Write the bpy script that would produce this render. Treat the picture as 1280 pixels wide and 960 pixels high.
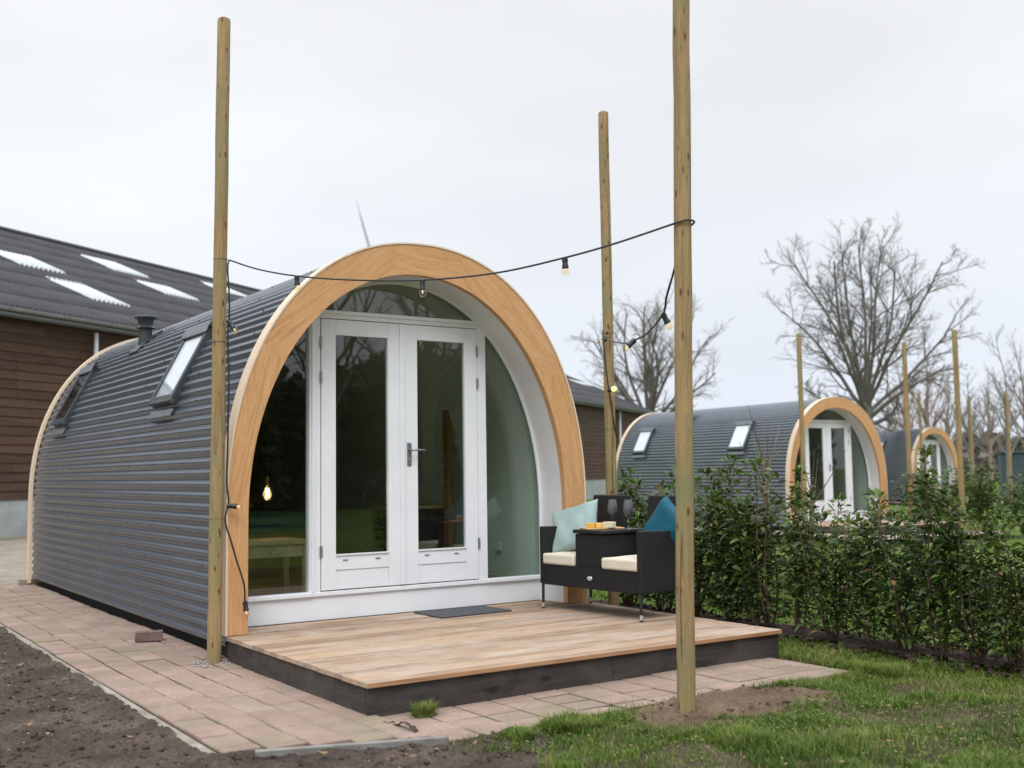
import bpy, math, random
import numpy as np
from mathutils import Vector, Matrix

for o in list(bpy.data.objects): bpy.data.objects.remove(o)
S = bpy.context.scene
COL = S.collection
rad = math.radians

# ------------------------------------------------------------------ camera
CAM_POS = Vector((-2.7399, -7.6948, 1.3052))
YAW, PITCH, ROLL, FPX = 0.5938, 0.0802, -0.0141, 1380.2
fwd = Vector((math.sin(YAW)*math.cos(PITCH), math.cos(YAW)*math.cos(PITCH), math.sin(PITCH)))
rgt = Vector((math.cos(YAW), -math.sin(YAW), 0.0))
upv = rgt.cross(fwd)
r2 = rgt*math.cos(ROLL) + upv*math.sin(ROLL)
u2 = upv*math.cos(ROLL) - rgt*math.sin(ROLL)
cd = bpy.data.cameras.new('camera')
cam = bpy.data.objects.new('camera', cd); COL.objects.link(cam)
m = Matrix.Identity(4)
for i in range(3):
    m[i][0] = r2[i]; m[i][1] = u2[i]; m[i][2] = -fwd[i]; m[i][3] = CAM_POS[i]
cam.matrix_world = m
cd.sensor_width = 36.0
cd.lens = FPX/1280*36.0
cd.clip_start = 0.05; cd.clip_end = 3000
cd.dof.use_dof = True
cd.dof.focus_distance = 8.0
cd.dof.aperture_fstop = 2.1
S.camera = cam
S.render.resolution_x = 1024; S.render.resolution_y = 768

# ------------------------------------------------------------------ world: overcast
SUN_EL, SUN_AZ = rad(50), rad(215)      # azimuth clockwise from +y
w = bpy.data.worlds.new('World'); S.world = w; w.use_nodes = True
nt = w.node_tree; N = nt.nodes; L = nt.links; N.clear()
out = N.new('ShaderNodeOutputWorld'); bg = N.new('ShaderNodeBackground')
sky = N.new('ShaderNodeTexSky'); sky.sky_type = 'NISHITA'; sky.sun_disc = False
sky.sun_elevation = SUN_EL; sky.sun_rotation = SUN_AZ
tc = N.new('ShaderNodeTexCoord'); sep = N.new('ShaderNodeSeparateXYZ')
L.new(tc.outputs['Generated'], sep.inputs[0])
ramp = N.new('ShaderNodeValToRGB')       # luminance of the cloud layer against sin(elevation)
cr = ramp.color_ramp
cr.elements[0].position = 0.0; cr.elements[0].color = (0.69, 0.75, 0.86, 1)
cr.elements[1].position = 1.0; cr.elements[1].color = (2.3, 2.34, 2.42, 1)
for p_, c_ in ((0.10, (0.77, 0.81, 0.89)), (0.22, (0.84, 0.86, 0.90)), (0.36, (0.825, 0.835, 0.85)), (0.46, (0.86, 0.87, 0.88)), (0.6, (1.45, 1.48, 1.52)), (0.75, (2.0, 2.04, 2.1))):
    e_ = cr.elements.new(p_); e_.color = (*c_, 1)
L.new(sep.outputs['Z'], ramp.inputs[0])
mp = N.new('ShaderNodeMapping'); mp.inputs['Scale'].default_value = (1.0, 1.0, 3.2)
L.new(tc.outputs['Generated'], mp.inputs[0])
nz = N.new('ShaderNodeTexNoise'); nz.inputs['Scale'].default_value = 2.2; nz.inputs['Detail'].default_value = 5; nz.inputs['Roughness'].default_value = 0.45
L.new(mp.outputs[0], nz.inputs[0])
cl = N.new('ShaderNodeMapRange'); cl.inputs['From Min'].default_value = .32; cl.inputs['From Max'].default_value = .68
cl.inputs['To Min'].default_value = 0.915; cl.inputs['To Max'].default_value = 1.06
L.new(nz.outputs[0], cl.inputs[0])
mul = N.new('ShaderNodeVectorMath'); mul.operation = 'SCALE'
L.new(ramp.outputs[0], mul.inputs[0]); L.new(cl.outputs[0], mul.inputs['Scale'])
sc = N.new('ShaderNodeVectorMath'); sc.operation = 'SCALE'; sc.inputs['Scale'].default_value = 10.0
L.new(mul.outputs[0], sc.inputs[0])
mx = N.new('ShaderNodeMixRGB'); mx.inputs[0].default_value = 0.93
L.new(sky.outputs[0], mx.inputs[1]); L.new(sc.outputs[0], mx.inputs[2])
L.new(mx.outputs[0], bg.inputs[0]); bg.inputs[1].default_value = 0.116
L.new(bg.outputs[0], out.inputs[0])

sl = bpy.data.lights.new('sun', 'SUN'); sl.energy = 1.5; sl.angle = rad(25); sl.color = (1.0, 0.985, 0.965)
so = bpy.data.objects.new('sun', sl); COL.objects.link(so)
sd = Vector((math.sin(SUN_AZ)*math.cos(SUN_EL), math.cos(SUN_AZ)*math.cos(SUN_EL), math.sin(SUN_EL)))
so.rotation_euler = sd.to_track_quat('Z', 'Y').to_euler()

vs = S.view_settings
vs.view_transform = 'Standard'; vs.look = 'None'; vs.gamma = 1; vs.exposure = 0.0; vs.use_curve_mapping = False
S.render.engine = 'CYCLES'
S.cycles.max_bounces = 8; S.cycles.transparent_max_bounces = 24

# ------------------------------------------------------------------ materials
def nodes(name):
    m = bpy.data.materials.new(name); m.use_nodes = True
    t = m.node_tree; b = t.nodes['Principled BSDF']
    return m, t, b
def vec(t, coord='Object', scale=(1, 1, 1), rot=(0, 0, 0), uv=False, rnd=False):
    c = t.nodes.new('ShaderNodeTexCoord'); mp = t.nodes.new('ShaderNodeMapping')
    mp.inputs['Scale'].default_value = scale; mp.inputs['Rotation'].default_value = rot
    src = c.outputs[coord]
    if rnd:
        a = t.nodes.new('ShaderNodeAttribute'); a.attribute_name = 'rnd'
        ml = t.nodes.new('ShaderNodeVectorMath'); ml.operation = 'SCALE'; ml.inputs['Scale'].default_value = 37.0
        t.links.new(a.outputs['Color'], ml.inputs[0])
        ad = t.nodes.new('ShaderNodeVectorMath'); ad.operation = 'ADD'
        t.links.new(src, ad.inputs[0]); t.links.new(ml.outputs[0], ad.inputs[1]); src = ad.outputs[0]
    t.links.new(src, mp.inputs[0]); return mp.outputs[0]
def noise(t, v, scale, detail=5, rough=.55, dist=0):
    n = t.nodes.new('ShaderNodeTexNoise'); n.inputs['Scale'].default_value = scale
    n.inputs['Detail'].default_value = detail; n.inputs['Roughness'].default_value = rough; n.inputs['Distortion'].default_value = dist
    t.links.new(v, n.inputs['Vector']); return n.outputs[0]
def ramp_(t, f, stops):
    r = t.nodes.new('ShaderNodeValToRGB'); cr = r.color_ramp
    while len(cr.elements) < len(stops): cr.elements.new(.5)
    for e, (p, c) in zip(cr.elements, stops):
        e.position = p; e.color = (*c, 1)
    t.links.new(f, r.inputs[0]); return r.outputs[0]
def mixc(t, f, a, b, mode='MIX'):
    n = t.nodes.new('ShaderNodeMixRGB'); n.blend_type = mode
    for k, v in ((0, f), (1, a), (2, b)):
        if hasattr(v, 'links'): t.links.new(v, n.inputs[k])
        elif k == 0: n.inputs[0].default_value = v
        else: n.inputs[k].default_value = (*v, 1)
    return n.outputs[0]
def bump(t, b, h, strength=.3, dist=.01):
    n = t.nodes.new('ShaderNodeBump'); n.inputs['Strength'].default_value = strength; n.inputs['Distance'].default_value = dist
    t.links.new(h, n.inputs['Height']); t.links.new(n.outputs[0], b.inputs['Normal'])
def setp(b, rough=.6, metal=0, spec=.5, coat=0):
    b.inputs['Roughness'].default_value = rough; b.inputs['Metallic'].default_value = metal
    b.inputs['Specular IOR Level'].default_value = spec; b.inputs['Coat Weight'].default_value = coat
def pmat(name, c1, c2=None, rough=.6, scale=4, stretch=(1, 1, 1), bmp=0, bscale=60, bdist=.004, metal=0, spec=.5, detail=6, lo=.35, hi=.65, coord='Object'):
    m, t, b = nodes(name); setp(b, rough, metal, spec)
    c2 = c2 or tuple(x*.85 for x in c1)
    v = vec(t, coord, stretch)
    t.links.new(ramp_(t, noise(t, v, scale, detail), [(lo, c1), (hi, c2)]), b.inputs['Base Color'])
    if bmp: bump(t, b, noise(t, v, bscale, 4), bmp, bdist)
    return m
def wood(name, light, dark, stretch=(1, 14, 14), scale=2.2, knots=0, knotc=(.08, .035, .012), rough=.6, coord='Object', rnd=False, bmp=.25, kr=(.05, .13), cracks=None, stain=None, kscale=(1.2, 5, 5), vary=0, fibre=1.0):
    m, t, b = nodes(name); setp(b, rough, 0, .35)
    v = vec(t, coord, stretch, rnd=rnd)
    g = noise(t, v, scale, 6, .6, 1.2)
    f2 = noise(t, v, scale*9, 4, .7, .3)
    base = ramp_(t, g, [(.3, dark), (.5, tuple((a+c)/2*1.05 for a, c in zip(light, dark))), (.68, light)])
    base = mixc(t, .5*fibre, base, ramp_(t, f2, [(.35, (.62, .62, .62)), (.6, (1.08, 1.08, 1.08))]), 'MULTIPLY')
    if vary:
        a = t.nodes.new('ShaderNodeAttribute'); a.attribute_name = 'rnd'
        sp = t.nodes.new('ShaderNodeSeparateColor'); t.links.new(a.outputs['Color'], sp.inputs[0])
        base = mixc(t, 1, base, ramp_(t, sp.outputs[0], [(0, (1-vary,)*3), (1, (1+vary*.5, 1+vary*.4, 1+vary*.3))]), 'MULTIPLY')
    if stain:
        sv = vec(t, coord, (1, 1, 1), rnd=rnd)
        base = mixc(t, ramp_(t, noise(t, sv, stain[1], 5, .6), [(.45, (0, 0, 0)), (.7, (1, 1, 1))]), base, stain[0])
    if cracks:
        cv = vec(t, coord, cracks[0], rnd=rnd)
        base = mixc(t, ramp_(t, noise(t, cv, cracks[1], 2, .5), [(.30, (.85,)*3), (.345, (0, 0, 0))]), base, cracks[2])
    if knots:
        kv = vec(t, coord, kscale, rnd=rnd)
        vo = t.nodes.new('ShaderNodeTexVoronoi'); vo.inputs['Scale'].default_value = knots
        t.links.new(kv, vo.inputs['Vector'])
        base = mixc(t, ramp_(t, vo.outputs['Distance'], [(kr[0], (1, 1, 1)), (kr[1], (0, 0, 0))]), base, knotc)
    t.links.new(base, b.inputs['Base Color'])
    bump(t, b, f2, bmp, .003)
    return m
def glassmat(name, tint=(.66, .75, .71), refl=1.0, ior=1.85):
    m = bpy.data.materials.new(name); m.use_nodes = True; t = m.node_tree; t.nodes.clear()
    o = t.nodes.new('ShaderNodeOutputMaterial'); mixs = t.nodes.new('ShaderNodeMixShader')
    tr = t.nodes.new('ShaderNodeBsdfTransparent'); tr.inputs[0].default_value = (*tint, 1)
    gl = t.nodes.new('ShaderNodeBsdfGlossy'); gl.inputs['Roughness'].default_value = 0.0; gl.inputs[0].default_value = (refl,)*3+(1,)
    r0 = ((ior-1)/(ior+1))**2
    lw = t.nodes.new('ShaderNodeLayerWeight'); lw.inputs['Blend'].default_value = .5      # facing: the same from both sides of a pane
    pw_ = t.nodes.new('ShaderNodeMath'); pw_.operation = 'POWER'; pw_.inputs[1].default_value = 4.5; t.links.new(lw.outputs['Facing'], pw_.inputs[0])
    ma = t.nodes.new('ShaderNodeMath'); ma.operation = 'MULTIPLY_ADD'; ma.inputs[1].default_value = 1-r0; ma.inputs[2].default_value = r0
    t.links.new(pw_.outputs[0], ma.inputs[0]); t.links.new(ma.outputs[0], mixs.inputs[0]); t.links.new(tr.outputs[0], mixs.inputs[1]); t.links.new(gl.outputs[0], mixs.inputs[2])
    t.links.new(mixs.outputs[0], o.inputs[0]); return m
def emis(name, c, s):
    m, t, b = nodes(name); b.inputs['Base Color'].default_value = (*c, 1)
    b.inputs['Emission Color'].default_value = (*c, 1); b.inputs['Emission Strength'].default_value = s; return m

M = {}
M['arch'] = wood('larch_arch', (.64, .375, .185), (.48, .245, .098), (1, 16, 1), 2.0, knots=3.4, kscale=(1.0, 2.2, 1), knotc=(.22,.08,.03), coord='UV', rough=.5, bmp=.15, fibre=1.0, kr=(.02,.06), cracks=((1.1, 26, 1), 1.5, (.50, .27, .12)))
M['trim'] = wood('pale_trim', (.76, .63, .49), (.66, .51, .37), (1, 9, 1), 2.2, coord='UV', rough=.55, bmp=.1)
M['deck'] = wood('deck_boards', (.50, .365, .258), (.29, .198, .13), (1, 26, 26), 1.8, knots=2.2, kscale=(1.2, 5, 5), knotc=(.16, .09, .05), kr=(.03,.10), rough=.65, rnd=True, vary=.30, cracks=((1.6, 60, 60), 1.2, (.17, .10, .06)), stain=((.47, .39, .32), 1.3), bmp=.5)
M['fascia'] = wood('stained_fascia', (.062, .052, .047), (.024, .021, .020), (1, 7, 7), 2.5, knots=2.0, kscale=(1.0, 2.4, 2.4), knotc=(.012, .01, .009), rough=.65, rnd=True, stain=((.075, .066, .061), 3.0), bmp=.6)
M['pole'] = wood('pole_wood', (.40, .275, .135), (.225, .145, .065), (14, 14, .9), 2.2, knots=3.0, kscale=(7, 7, 2.4), kr=(.09, .24), rnd=True, knotc=(.10, .04, .016), rough=.7, stain=((.215, .21, .10), 2.2), cracks=((38, 38, .8), 1.0, (.07, .045, .022)), bmp=.7)
M['polecut'] = pmat('pole_end', (.30, .26, .20), (.22, .18, .13), .8, 20)
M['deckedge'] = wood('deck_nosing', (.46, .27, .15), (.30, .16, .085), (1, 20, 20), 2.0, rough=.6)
M['barnwood'] = wood('barn_planks', (.105, .060, .036), (.048, .026, .016), (1, 9, 9), 1.5, rough=.75, rnd=True, vary=.35, stain=((.075, .042, .027), 1.0), bmp=.5)
M['whitep'] = pmat('white_paint', (.775, .795, .835), (.735, .755, .795), .32, 3, bmp=.05, bscale=40)
M['soffit'] = pmat('soffit_paint', (.74, .745, .76), (.68, .685, .70), .5, 2.5, bmp=.08, bscale=30)
M['innerw'] = pmat('inner_lining', (.62, .70, .66), (.56, .65, .61), .6, 2)
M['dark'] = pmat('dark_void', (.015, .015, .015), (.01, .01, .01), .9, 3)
M['steel'] = pmat('hardware', (.42, .43, .44), (.34, .35, .36), .35, 8, metal=.9)
M['blackp'] = pmat('black_plastic', (.012, .012, .014), (.02, .02, .022), .45, 8)
M['cable'] = pmat('cable_rubber', (.010, .016, .015), (.016, .022, .02), .4, 8)
M['glass'] = glassmat('door_glass')
M['glass2'] = glassmat('clear_glass', (.96, .98, .97), ior=1.5)
M['wire'] = pmat('tie_wire', (.06, .055, .05), None, .5, 8, metal=.6)

def corr_steel(name, c1, c2, rough, dust, met=.55, coat=0):
    m, t, b = nodes(name); setp(b, rough, met, .25)
    v = vec(t, 'Object'); vst = vec(t, 'Object', (.5, .5, 3))
    base = ramp_(t, noise(t, v, 1.3, 5), [(.35, c1), (.65, c2)])
    base = mixc(t, ramp_(t, noise(t, vst, 7, 6, .7), [(.5, (0, 0, 0)), (.8, (.35,)*3)]), base, dust)
    t.links.new(base, b.inputs['Base Color'])
    mr = t.nodes.new('ShaderNodeMapRange'); mr.inputs['To Min'].default_value = rough-.07; mr.inputs['To Max'].default_value = rough+.12
    t.links.new(noise(t, v, 9, 5), mr.inputs[0]); t.links.new(mr.outputs[0], b.inputs['Roughness'])
    b.inputs['Coat Weight'].default_value = coat; b.inputs['Coat Roughness'].default_value = .22; b.inputs['Coat IOR'].default_value = 1.6
    return m
M['clad'] = corr_steel('anthracite_cladding', (.132, .153, .184), (.150, .172, .202), .29, (.12, .13, .14), .55, .2)
M['barnroof'] = corr_steel('fibre_cement_roof', (.038, .038, .044), (.055, .054, .061), .65, (.075, .075, .075), 0.0)
M['rooflight'] = pmat('milky_rooflight', (.52, .56, .56), (.44, .48, .49), .4, 3)
M['concrete'] = pmat('concrete', (.36, .38, .385), (.27, .29, .30), .85, 2.5, bmp=.3, bscale=30)
M['gutter'] = pmat('zinc_gutter', (.30, .31, .33), (.24, .25, .27), .5, 4, metal=.3)
M['pipewhite'] = pmat('white_pipe', (.66, .66, .70), None, .5, 4)
M['dgrey'] = pmat('window_grey', (.040, .050, .056), (.055, .066, .073), .4, 5, metal=.2)
M['slgrey'] = pmat('flashing', (.17, .20, .22), (.13, .155, .17), .45, 5, metal=.5)

# ------------------------------------------------------------------ mesh helpers
class MB:
    def __init__(s): s.v = []; s.f = []; s.uv = []; s.r = []; s.n = 0; s.mi = []
    def add(s, V, F, uv=None, rnd=0.5, mi=0):
        V = [tuple(map(float, p)) for p in V]
        s.v += V; s.f += [tuple(i+s.n for i in f) for f in F]
        s.uv += (uv if uv else [(0, 0)]*len(V)); s.r += [rnd]*len(V); s.n += len(V); s.mi += [mi]*len(F)
    def box(s, x0, y0, z0, x1, y1, z1, rnd=.5, mi=0, skip=()):
        V = [(x, y, z) for z in (z0, z1) for y in (y0, y1) for x in (x0, x1)]
        F = [(0, 2, 3, 1), (4, 5, 7, 6), (0, 1, 5, 4), (2, 6, 7, 3), (0, 4, 6, 2), (1, 3, 7, 5)]
        s.add(V, F, rnd=rnd, mi=mi)
    def prism(s, poly, z0, z1, axis='z', rnd=.5):
        n = len(poly)
        def P(a, b, h): return {'z': (a, b, h), 'y': (a, h, b), 'x': (h, a, b)}[axis]
        V = [P(a, b, z0) for a, b in poly]+[P(a, b, z1) for a, b in poly]
        F = [tuple(range(n))[::-1], tuple(range(n, 2*n))]+[(i, (i+1) % n, n+(i+1) % n, n+i) for i in range(n)]
        s.add(V, F, rnd=rnd)
    def tube(s, pts, r, sides=8, cap=True, rnd=.5):
        pts = [Vector(p) for p in pts]; n = len(pts)
        if not hasattr(r, '__len__'): r = [r]*n
        V = []; up = None
        for i, p in enumerate(pts):
            d = (pts[min(i+1, n-1)]-pts[max(i-1, 0)]).normalized()
            if up is None: up = Vector((0, 0, 1)) if abs(d.z) < .9 else Vector((1, 0, 0))
            a = d.cross(up).normalized(); bb = a.cross(d).normalized(); up = bb
            for k in range(sides):
                an = 2*math.pi*k/sides; V.append(p+a*math.cos(an)*r[i]+bb*math.sin(an)*r[i])
        F = [(i*sides+k, i*sides+(k+1) % sides, (i+1)*sides+(k+1) % sides, (i+1)*sides+k) for i in range(n-1) for k in range(sides)]
        if cap: F += [tuple(range(sides))[::-1], tuple((n-1)*sides+k for k in range(sides))]
        s.add(V, F, rnd=rnd)
    def lathe(s, prof, c=(0, 0, 0), sides=24, rnd=.5):
        V = []; n = len(prof)
        for r, z in prof:
            for k in range(sides):
                an = 2*math.pi*k/sides; V.append((c[0]+r*math.cos(an), c[1]+r*math.sin(an), c[2]+z))
        F = [(i*sides+k, i*sides+(k+1) % sides, (i+1)*sides+(k+1) % sides, (i+1)*sides+k) for i in range(n-1) for k in range(sides)]
        F += [tuple(range(sides))[::-1], tuple((n-1)*sides+k for k in range(sides))]
        s.add(V, F, rnd=rnd)
    def build(s, name, mat, parent=None, smooth=False, bevel=0, seg=2, autosmooth=False):
        me = bpy.data.meshes.new(name); me.from_pydata(s.v, [], s.f)
        uvl = me.uv_layers.new(name='UVMap')
        li = np.empty(len(me.loops), dtype=np.int32); me.loops.foreach_get('vertex_index', li)
        uvl.data.foreach_set('uv', np.array(s.uv, dtype=np.float32)[li].ravel())
        at = me.color_attributes.new('rnd', 'FLOAT_COLOR', 'POINT')
        rr = np.array(s.r, dtype=np.float32); at.data.foreach_set('color', np.stack([rr, rr*3.7 % 1, rr*7.3 % 1, np.ones_like(rr)], 1).ravel())
        for mm in (mat if isinstance(mat, (list, tuple)) else [mat]): me.materials.append(mm)
        if any(s.mi): me.polygons.foreach_set('material_index', np.array(s.mi, dtype=np.int32))
        if smooth: me.polygons.foreach_set('use_smooth', np.ones(len(me.polygons), dtype=bool))
        me.update()
        o = bpy.data.objects.new(name, me); COL.objects.link(o)
        if autosmooth:
            me.polygons.foreach_set('use_smooth', np.ones(len(me.polygons), dtype=bool))
            try: me.set_sharp_from_angle(angle=rad(35))
            except Exception: pass
        if bevel:
            b = o.modifiers.new('bevel', 'BEVEL'); b.width = bevel; b.segments = seg; b.limit_method = 'ANGLE'; b.angle_limit = rad(40)
            b.harden_normals = False
        if parent: o.parent = parent
        return o
def npmesh(name, V, F, mat, parent=None, smooth=False, col=None):
    """V (n,3), F (m,k) arrays"""
    me = bpy.data.meshes.new(name); V = np.asarray(V, dtype=np.float32); F = np.asarray(F, dtype=np.int32)
    me.vertices.add(len(V)); me.vertices.foreach_set('co', V.ravel())
    k = F.shape[1]; me.loops.add(F.size); me.loops.foreach_set('vertex_index', F.ravel())
    me.polygons.add(len(F)); me.polygons.foreach_set('loop_start', np.arange(0, F.size, k, dtype=np.int32))
    try: me.polygons.foreach_set('loop_total', np.full(len(F), k, dtype=np.int32))
    except Exception: pass
    if smooth: me.polygons.foreach_set('use_smooth', np.ones(len(F), dtype=bool))
    if col is not None:
        at = me.color_attributes.new('rnd', 'FLOAT_COLOR', 'POINT')
        c4 = np.ones((len(V), 4), dtype=np.float32); c4[:, :3] = col; at.data.foreach_set('color', c4.ravel())
    me.materials.append(mat); me.update(calc_edges=True); me.validate()
    o = bpy.data.objects.new(name, me); COL.objects.link(o)
    if parent: o.parent = parent
    return o
def tag(o, label=None, cat=None, group=None, kind=None):
    if label: o['label'] = label
    if cat: o['category'] = cat
    if group: o['group'] = group
    if kind: o['kind'] = kind
    return o
def empty(name, loc=(0, 0, 0), rz=0, label=None, cat=None, group=None):
    o = bpy.data.objects.new(name, None); COL.objects.link(o); o.location = loc; o.rotation_euler = (0, 0, rz)
    o.empty_display_size = .1
    return tag(o, label, cat, group)
def copy_tree(o, parent=None):
    c = o.copy(); COL.objects.link(c)
    if parent: c.parent = parent
    for ch in list(o.children): copy_tree(ch, c)
    return c

def hash2(ix, iy, seed):
    h = (ix.astype(np.int64)*374761393 + iy.astype(np.int64)*668265263 + seed*974634777) & 0x7fffffff
    h = ((h ^ (h >> 13))*1274126177) & 0x7fffffff
    return ((h ^ (h >> 16)) & 0xffff)/65535.0
def vnoise(x, y, seed=0):
    ix = np.floor(x); iy = np.floor(y); fx = x-ix; fy = y-iy
    fx = fx*fx*(3-2*fx); fy = fy*fy*(3-2*fy); ix = ix.astype(int); iy = iy.astype(int)
    a = hash2(ix, iy, seed); b = hash2(ix+1, iy, seed); c = hash2(ix, iy+1, seed); d = hash2(ix+1, iy+1, seed)
    return (a*(1-fx)+b*fx)*(1-fy)+(c*(1-fx)+d*fx)*fy
def fbm(x, y, seed=0, oct=5, gain=.5):
    t = 0; a = 1; s = 0
    for k in range(oct):
        t = t+a*vnoise(x*2**k, y*2**k, seed+k); s += a; a *= gain
    return t/s
# ------------------------------------------------------------------ ground
def gz(x, y):
    t = np.clip((np.asarray(x, float)-6)/6, 0, 1); return -.16*t*t*(3-2*t)
def groundmat():
    m, t, b = nodes('lawn_ground'); setp(b, .95, 0, .1)
    v = vec(t, 'Object')
    a = ramp_(t, noise(t, v, 1.1, 8, .7), [(.36, (.075, .13, .022)), (.50, (.11, .175, .030)), (.66, (.13, .17, .055))])
    b2 = ramp_(t, noise(t, v, 30, 4, .7), [(.35, (.6, .6, .6)), (.65, (1.2, 1.2, 1.1))])
    t.links.new(mixc(t, 1, a, b2, 'MULTIPLY'), b.inputs['Base Color'])
    bump(t, b, noise(t, v, 45, 4), .8, .04); return m
def soilmat(name, a, b_, c, bm=.9):
    m, t, b = nodes(name); setp(b, .95, 0, .15)
    v = vec(t, 'Object')
    x = ramp_(t, noise(t, v, 2.2, 9, .72), [(.36, a), (.52, b_), (.68, c)])
    y = ramp_(t, noise(t, v, 70, 4, .75), [(.35, (.55, .55, .55)), (.65, (1.25, 1.25, 1.25))])
    t.links.new(mixc(t, 1, x, y, 'MULTIPLY'), b.inputs['Base Color'])
    bump(t, b, noise(t, v, 120, 5, .7), bm, .008); return m
M['lawn'] = groundmat()
M['soil'] = soilmat('bare_soil', (.048, .037, .031), (.082, .063, .052), (.135, .106, .086))
M['bed'] = soilmat('bed_soil', (.035, .024, .019), (.060, .041, .032), (.085, .062, .048))
M['sand'] = soilmat('sandy_soil', (.10, .068, .046), (.155, .108, .075), (.215, .158, .112))
M['gravel'] = soilmat('yard_gravel', (.21, .175, .14), (.29, .25, .205), (.34, .30, .255), .6)
M['seam'] = soilmat('joint_sand', (.04, .03, .022), (.06, .045, .034), (.085, .065, .05))

rs = [0, 1, 2, 3, 4, 5, 6, 8, 10, 13, 17, 22, 30, 45, 70, 120, 250, 600, 1500]
V = [(0, 0, -.10)]; F = []
for r in rs[1:]:
    for k in range(64):
        an = 2*math.pi*k/64; x = r*math.cos(an); y = r*math.sin(an); V.append((x, y, float(gz(x, y))-.10))
mb = MB(); Fq = [(0, 1+k, 1+(k+1) % 64) for k in range(64)]
for i in range(len(rs)-2):
    for k in range(64):
        a = 1+i*64+k; b_ = 1+i*64+(k+1) % 64; Fq.append((a, a+64, b_+64, b_))
mb.add(V, Fq); tag(mb.build('ground', M['lawn'], smooth=True), kind='structure')

def sheet(name, x0, x1, y0, y1, res, hf, mat, mask=None, smooth=True, label=None):
    nx = int((x1-x0)/res)+1; ny = int((y1-y0)/res)+1
    X, Y = np.meshgrid(np.linspace(x0, x1, nx), np.linspace(y0, y1, ny)); Z = hf(X, Y)
    idx = np.arange(nx*ny).reshape(ny, nx)
    F = np.stack([idx[:-1, :-1], idx[:-1, 1:], idx[1:, 1:], idx[1:, :-1]], -1).reshape(-1, 4)
    if mask is not None:
        mk = mask(X, Y).ravel(); F = F[mk[F].all(1)]
    o = npmesh(name, np.stack([X, Y, Z], -1).reshape(-1, 3), F, mat, smooth=smooth)
    return tag(o, kind='structure')
# path outline (front edge of the side path, front edge of the front path)
def path_front(x):
    return np.where(x < 0.02, -2.47-.33*(x+.92)/.94*1.0, -2.93+.10*np.clip((x-.05)/1.4, 0, 1)-.06*np.clip((x-1.6)/1.5, 0, 1))
def in_path(x, y, g=0.0):
    side = (x > -.98-g) & (x < .02+g) & (y > -2.50-.33*(x+.92)/.94-g) & (y < 7.3)
    front = (x >= .0-g) & (x < 3.13+g) & (y > path_front(x)-g) & (y < -2.1)
    return side | front
def soil_h(x, y):
    d = fbm(x*3.1, y*3.1, 3, 6, .55)-.5
    f = fbm(x*17, y*17, 9, 4, .6)-.5
    c = np.abs(fbm(x*7, y*7, 21, 4, .6)-.5)
    e = np.clip(np.minimum(np.abs(x+.99), 5), 0, .5)/.5
    near = np.exp(-np.clip(-2.52-.33*(x+.92)/.94-y, 0, 9)/.16)*(x > -1.0)+np.exp(-np.clip(-.99-x, 0, 9)/.10)*(x < -.9)
    return -.035+.034*np.clip(near, 0, 1)+.085*d*np.clip(e+.3, 0, 1)+.040*f+.045*c
soil = sheet('bare_soil_ground', -4.2, 0.75, -6.6, 3.2, .016, soil_h, M['soil'], lambda x, y: ~in_path(x, y, -.03) & (x+.25*np.sin(y*3)+.12*np.sin(y*11) < .62-.25*(y+4)*0) & ~((x > -.9) & (y > -2.2)))
sheet('sand_patch_ground', .3, 3.3, -4.3, -2.5, .02,
      lambda x, y: -.030+.05*(fbm(x*5, y*5, 5, 5)-.5)+.03*(fbm(x*20, y*20, 6, 3)-.5)+.062*np.exp(-(((x-1.80)/.60)**2+((y+3.10)/.25)**2)**1.5)-.05*np.exp(-((x-1.47)**2+(y+3.12)**2)/.008), M['sand'],
      lambda x, y: (((x-1.75)/.85)**2+((y+3.10)/.38)**2 < 1+.6*(fbm(x*4, y*4, 8, 3)-.5)) & ~in_path(x, y, 0))
sheet('hedge_bed_ground', 3.45, 4.75, -6.5, 1.6, .03, lambda x, y: -.02+.05*(fbm(x*4, y*4, 11, 5)-.5)+.05*np.exp(-((x-4.0)/.35)**2), M['bed'],
      lambda x, y: (x > 3.82+.15*(fbm(y*3, x*0, 4, 3)-.5)) & (x < 4.5))
sheet('lawn_patch_ground', .2, 3.9, -7.0, 0.8, .05, lambda x, y: -.028+.03*(fbm(x*3, y*3, 31, 4)-.5), soilmat('lawn_soil', (.055, .040, .028), (.082, .062, .040), (.13, .10, .072)),
      lambda x, y: ~in_path(x, y, -.05) & ~((x > -.05) & (x < 3.17) & (y > -2.2)))
sheet('yard_gravel_ground', -30, 9.0, 7.2, 26, .5, lambda x, y: gz(x, y)-.012, M['gravel'])
sheet('yard_gravel_ground', -12, -1.05, 2.6, 7.2, .3, lambda x, y: x*0-.014, M['gravel'])
mb = MB(); mb.box(-6, 19.0, -.012, 6, 24, -.006)
# green strip at the barn foot
def strip_poly(a0, a1, w0, w1, z):
    G = Vector((1.719, 19.78)); bb = Vector((.8387, .5446)); nn = Vector((-.5446, .8387))
    return [(*(G+bb*a+nn*w_), z) for a, w_ in ((a0, w0), (a1, w0), (a1, w1), (a0, w1))]
mb = MB(); mb.add(strip_poly(-12, 30, -.75, .0, -.004), [(0, 1, 2, 3)])
tag(mb.build('mossy_verge_ground', pmat('moss', (.14, .13, .07), (.20, .18, .12), .95, 3, bmp=.6, bscale=30, bdist=.03)), kind='structure')

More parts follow.
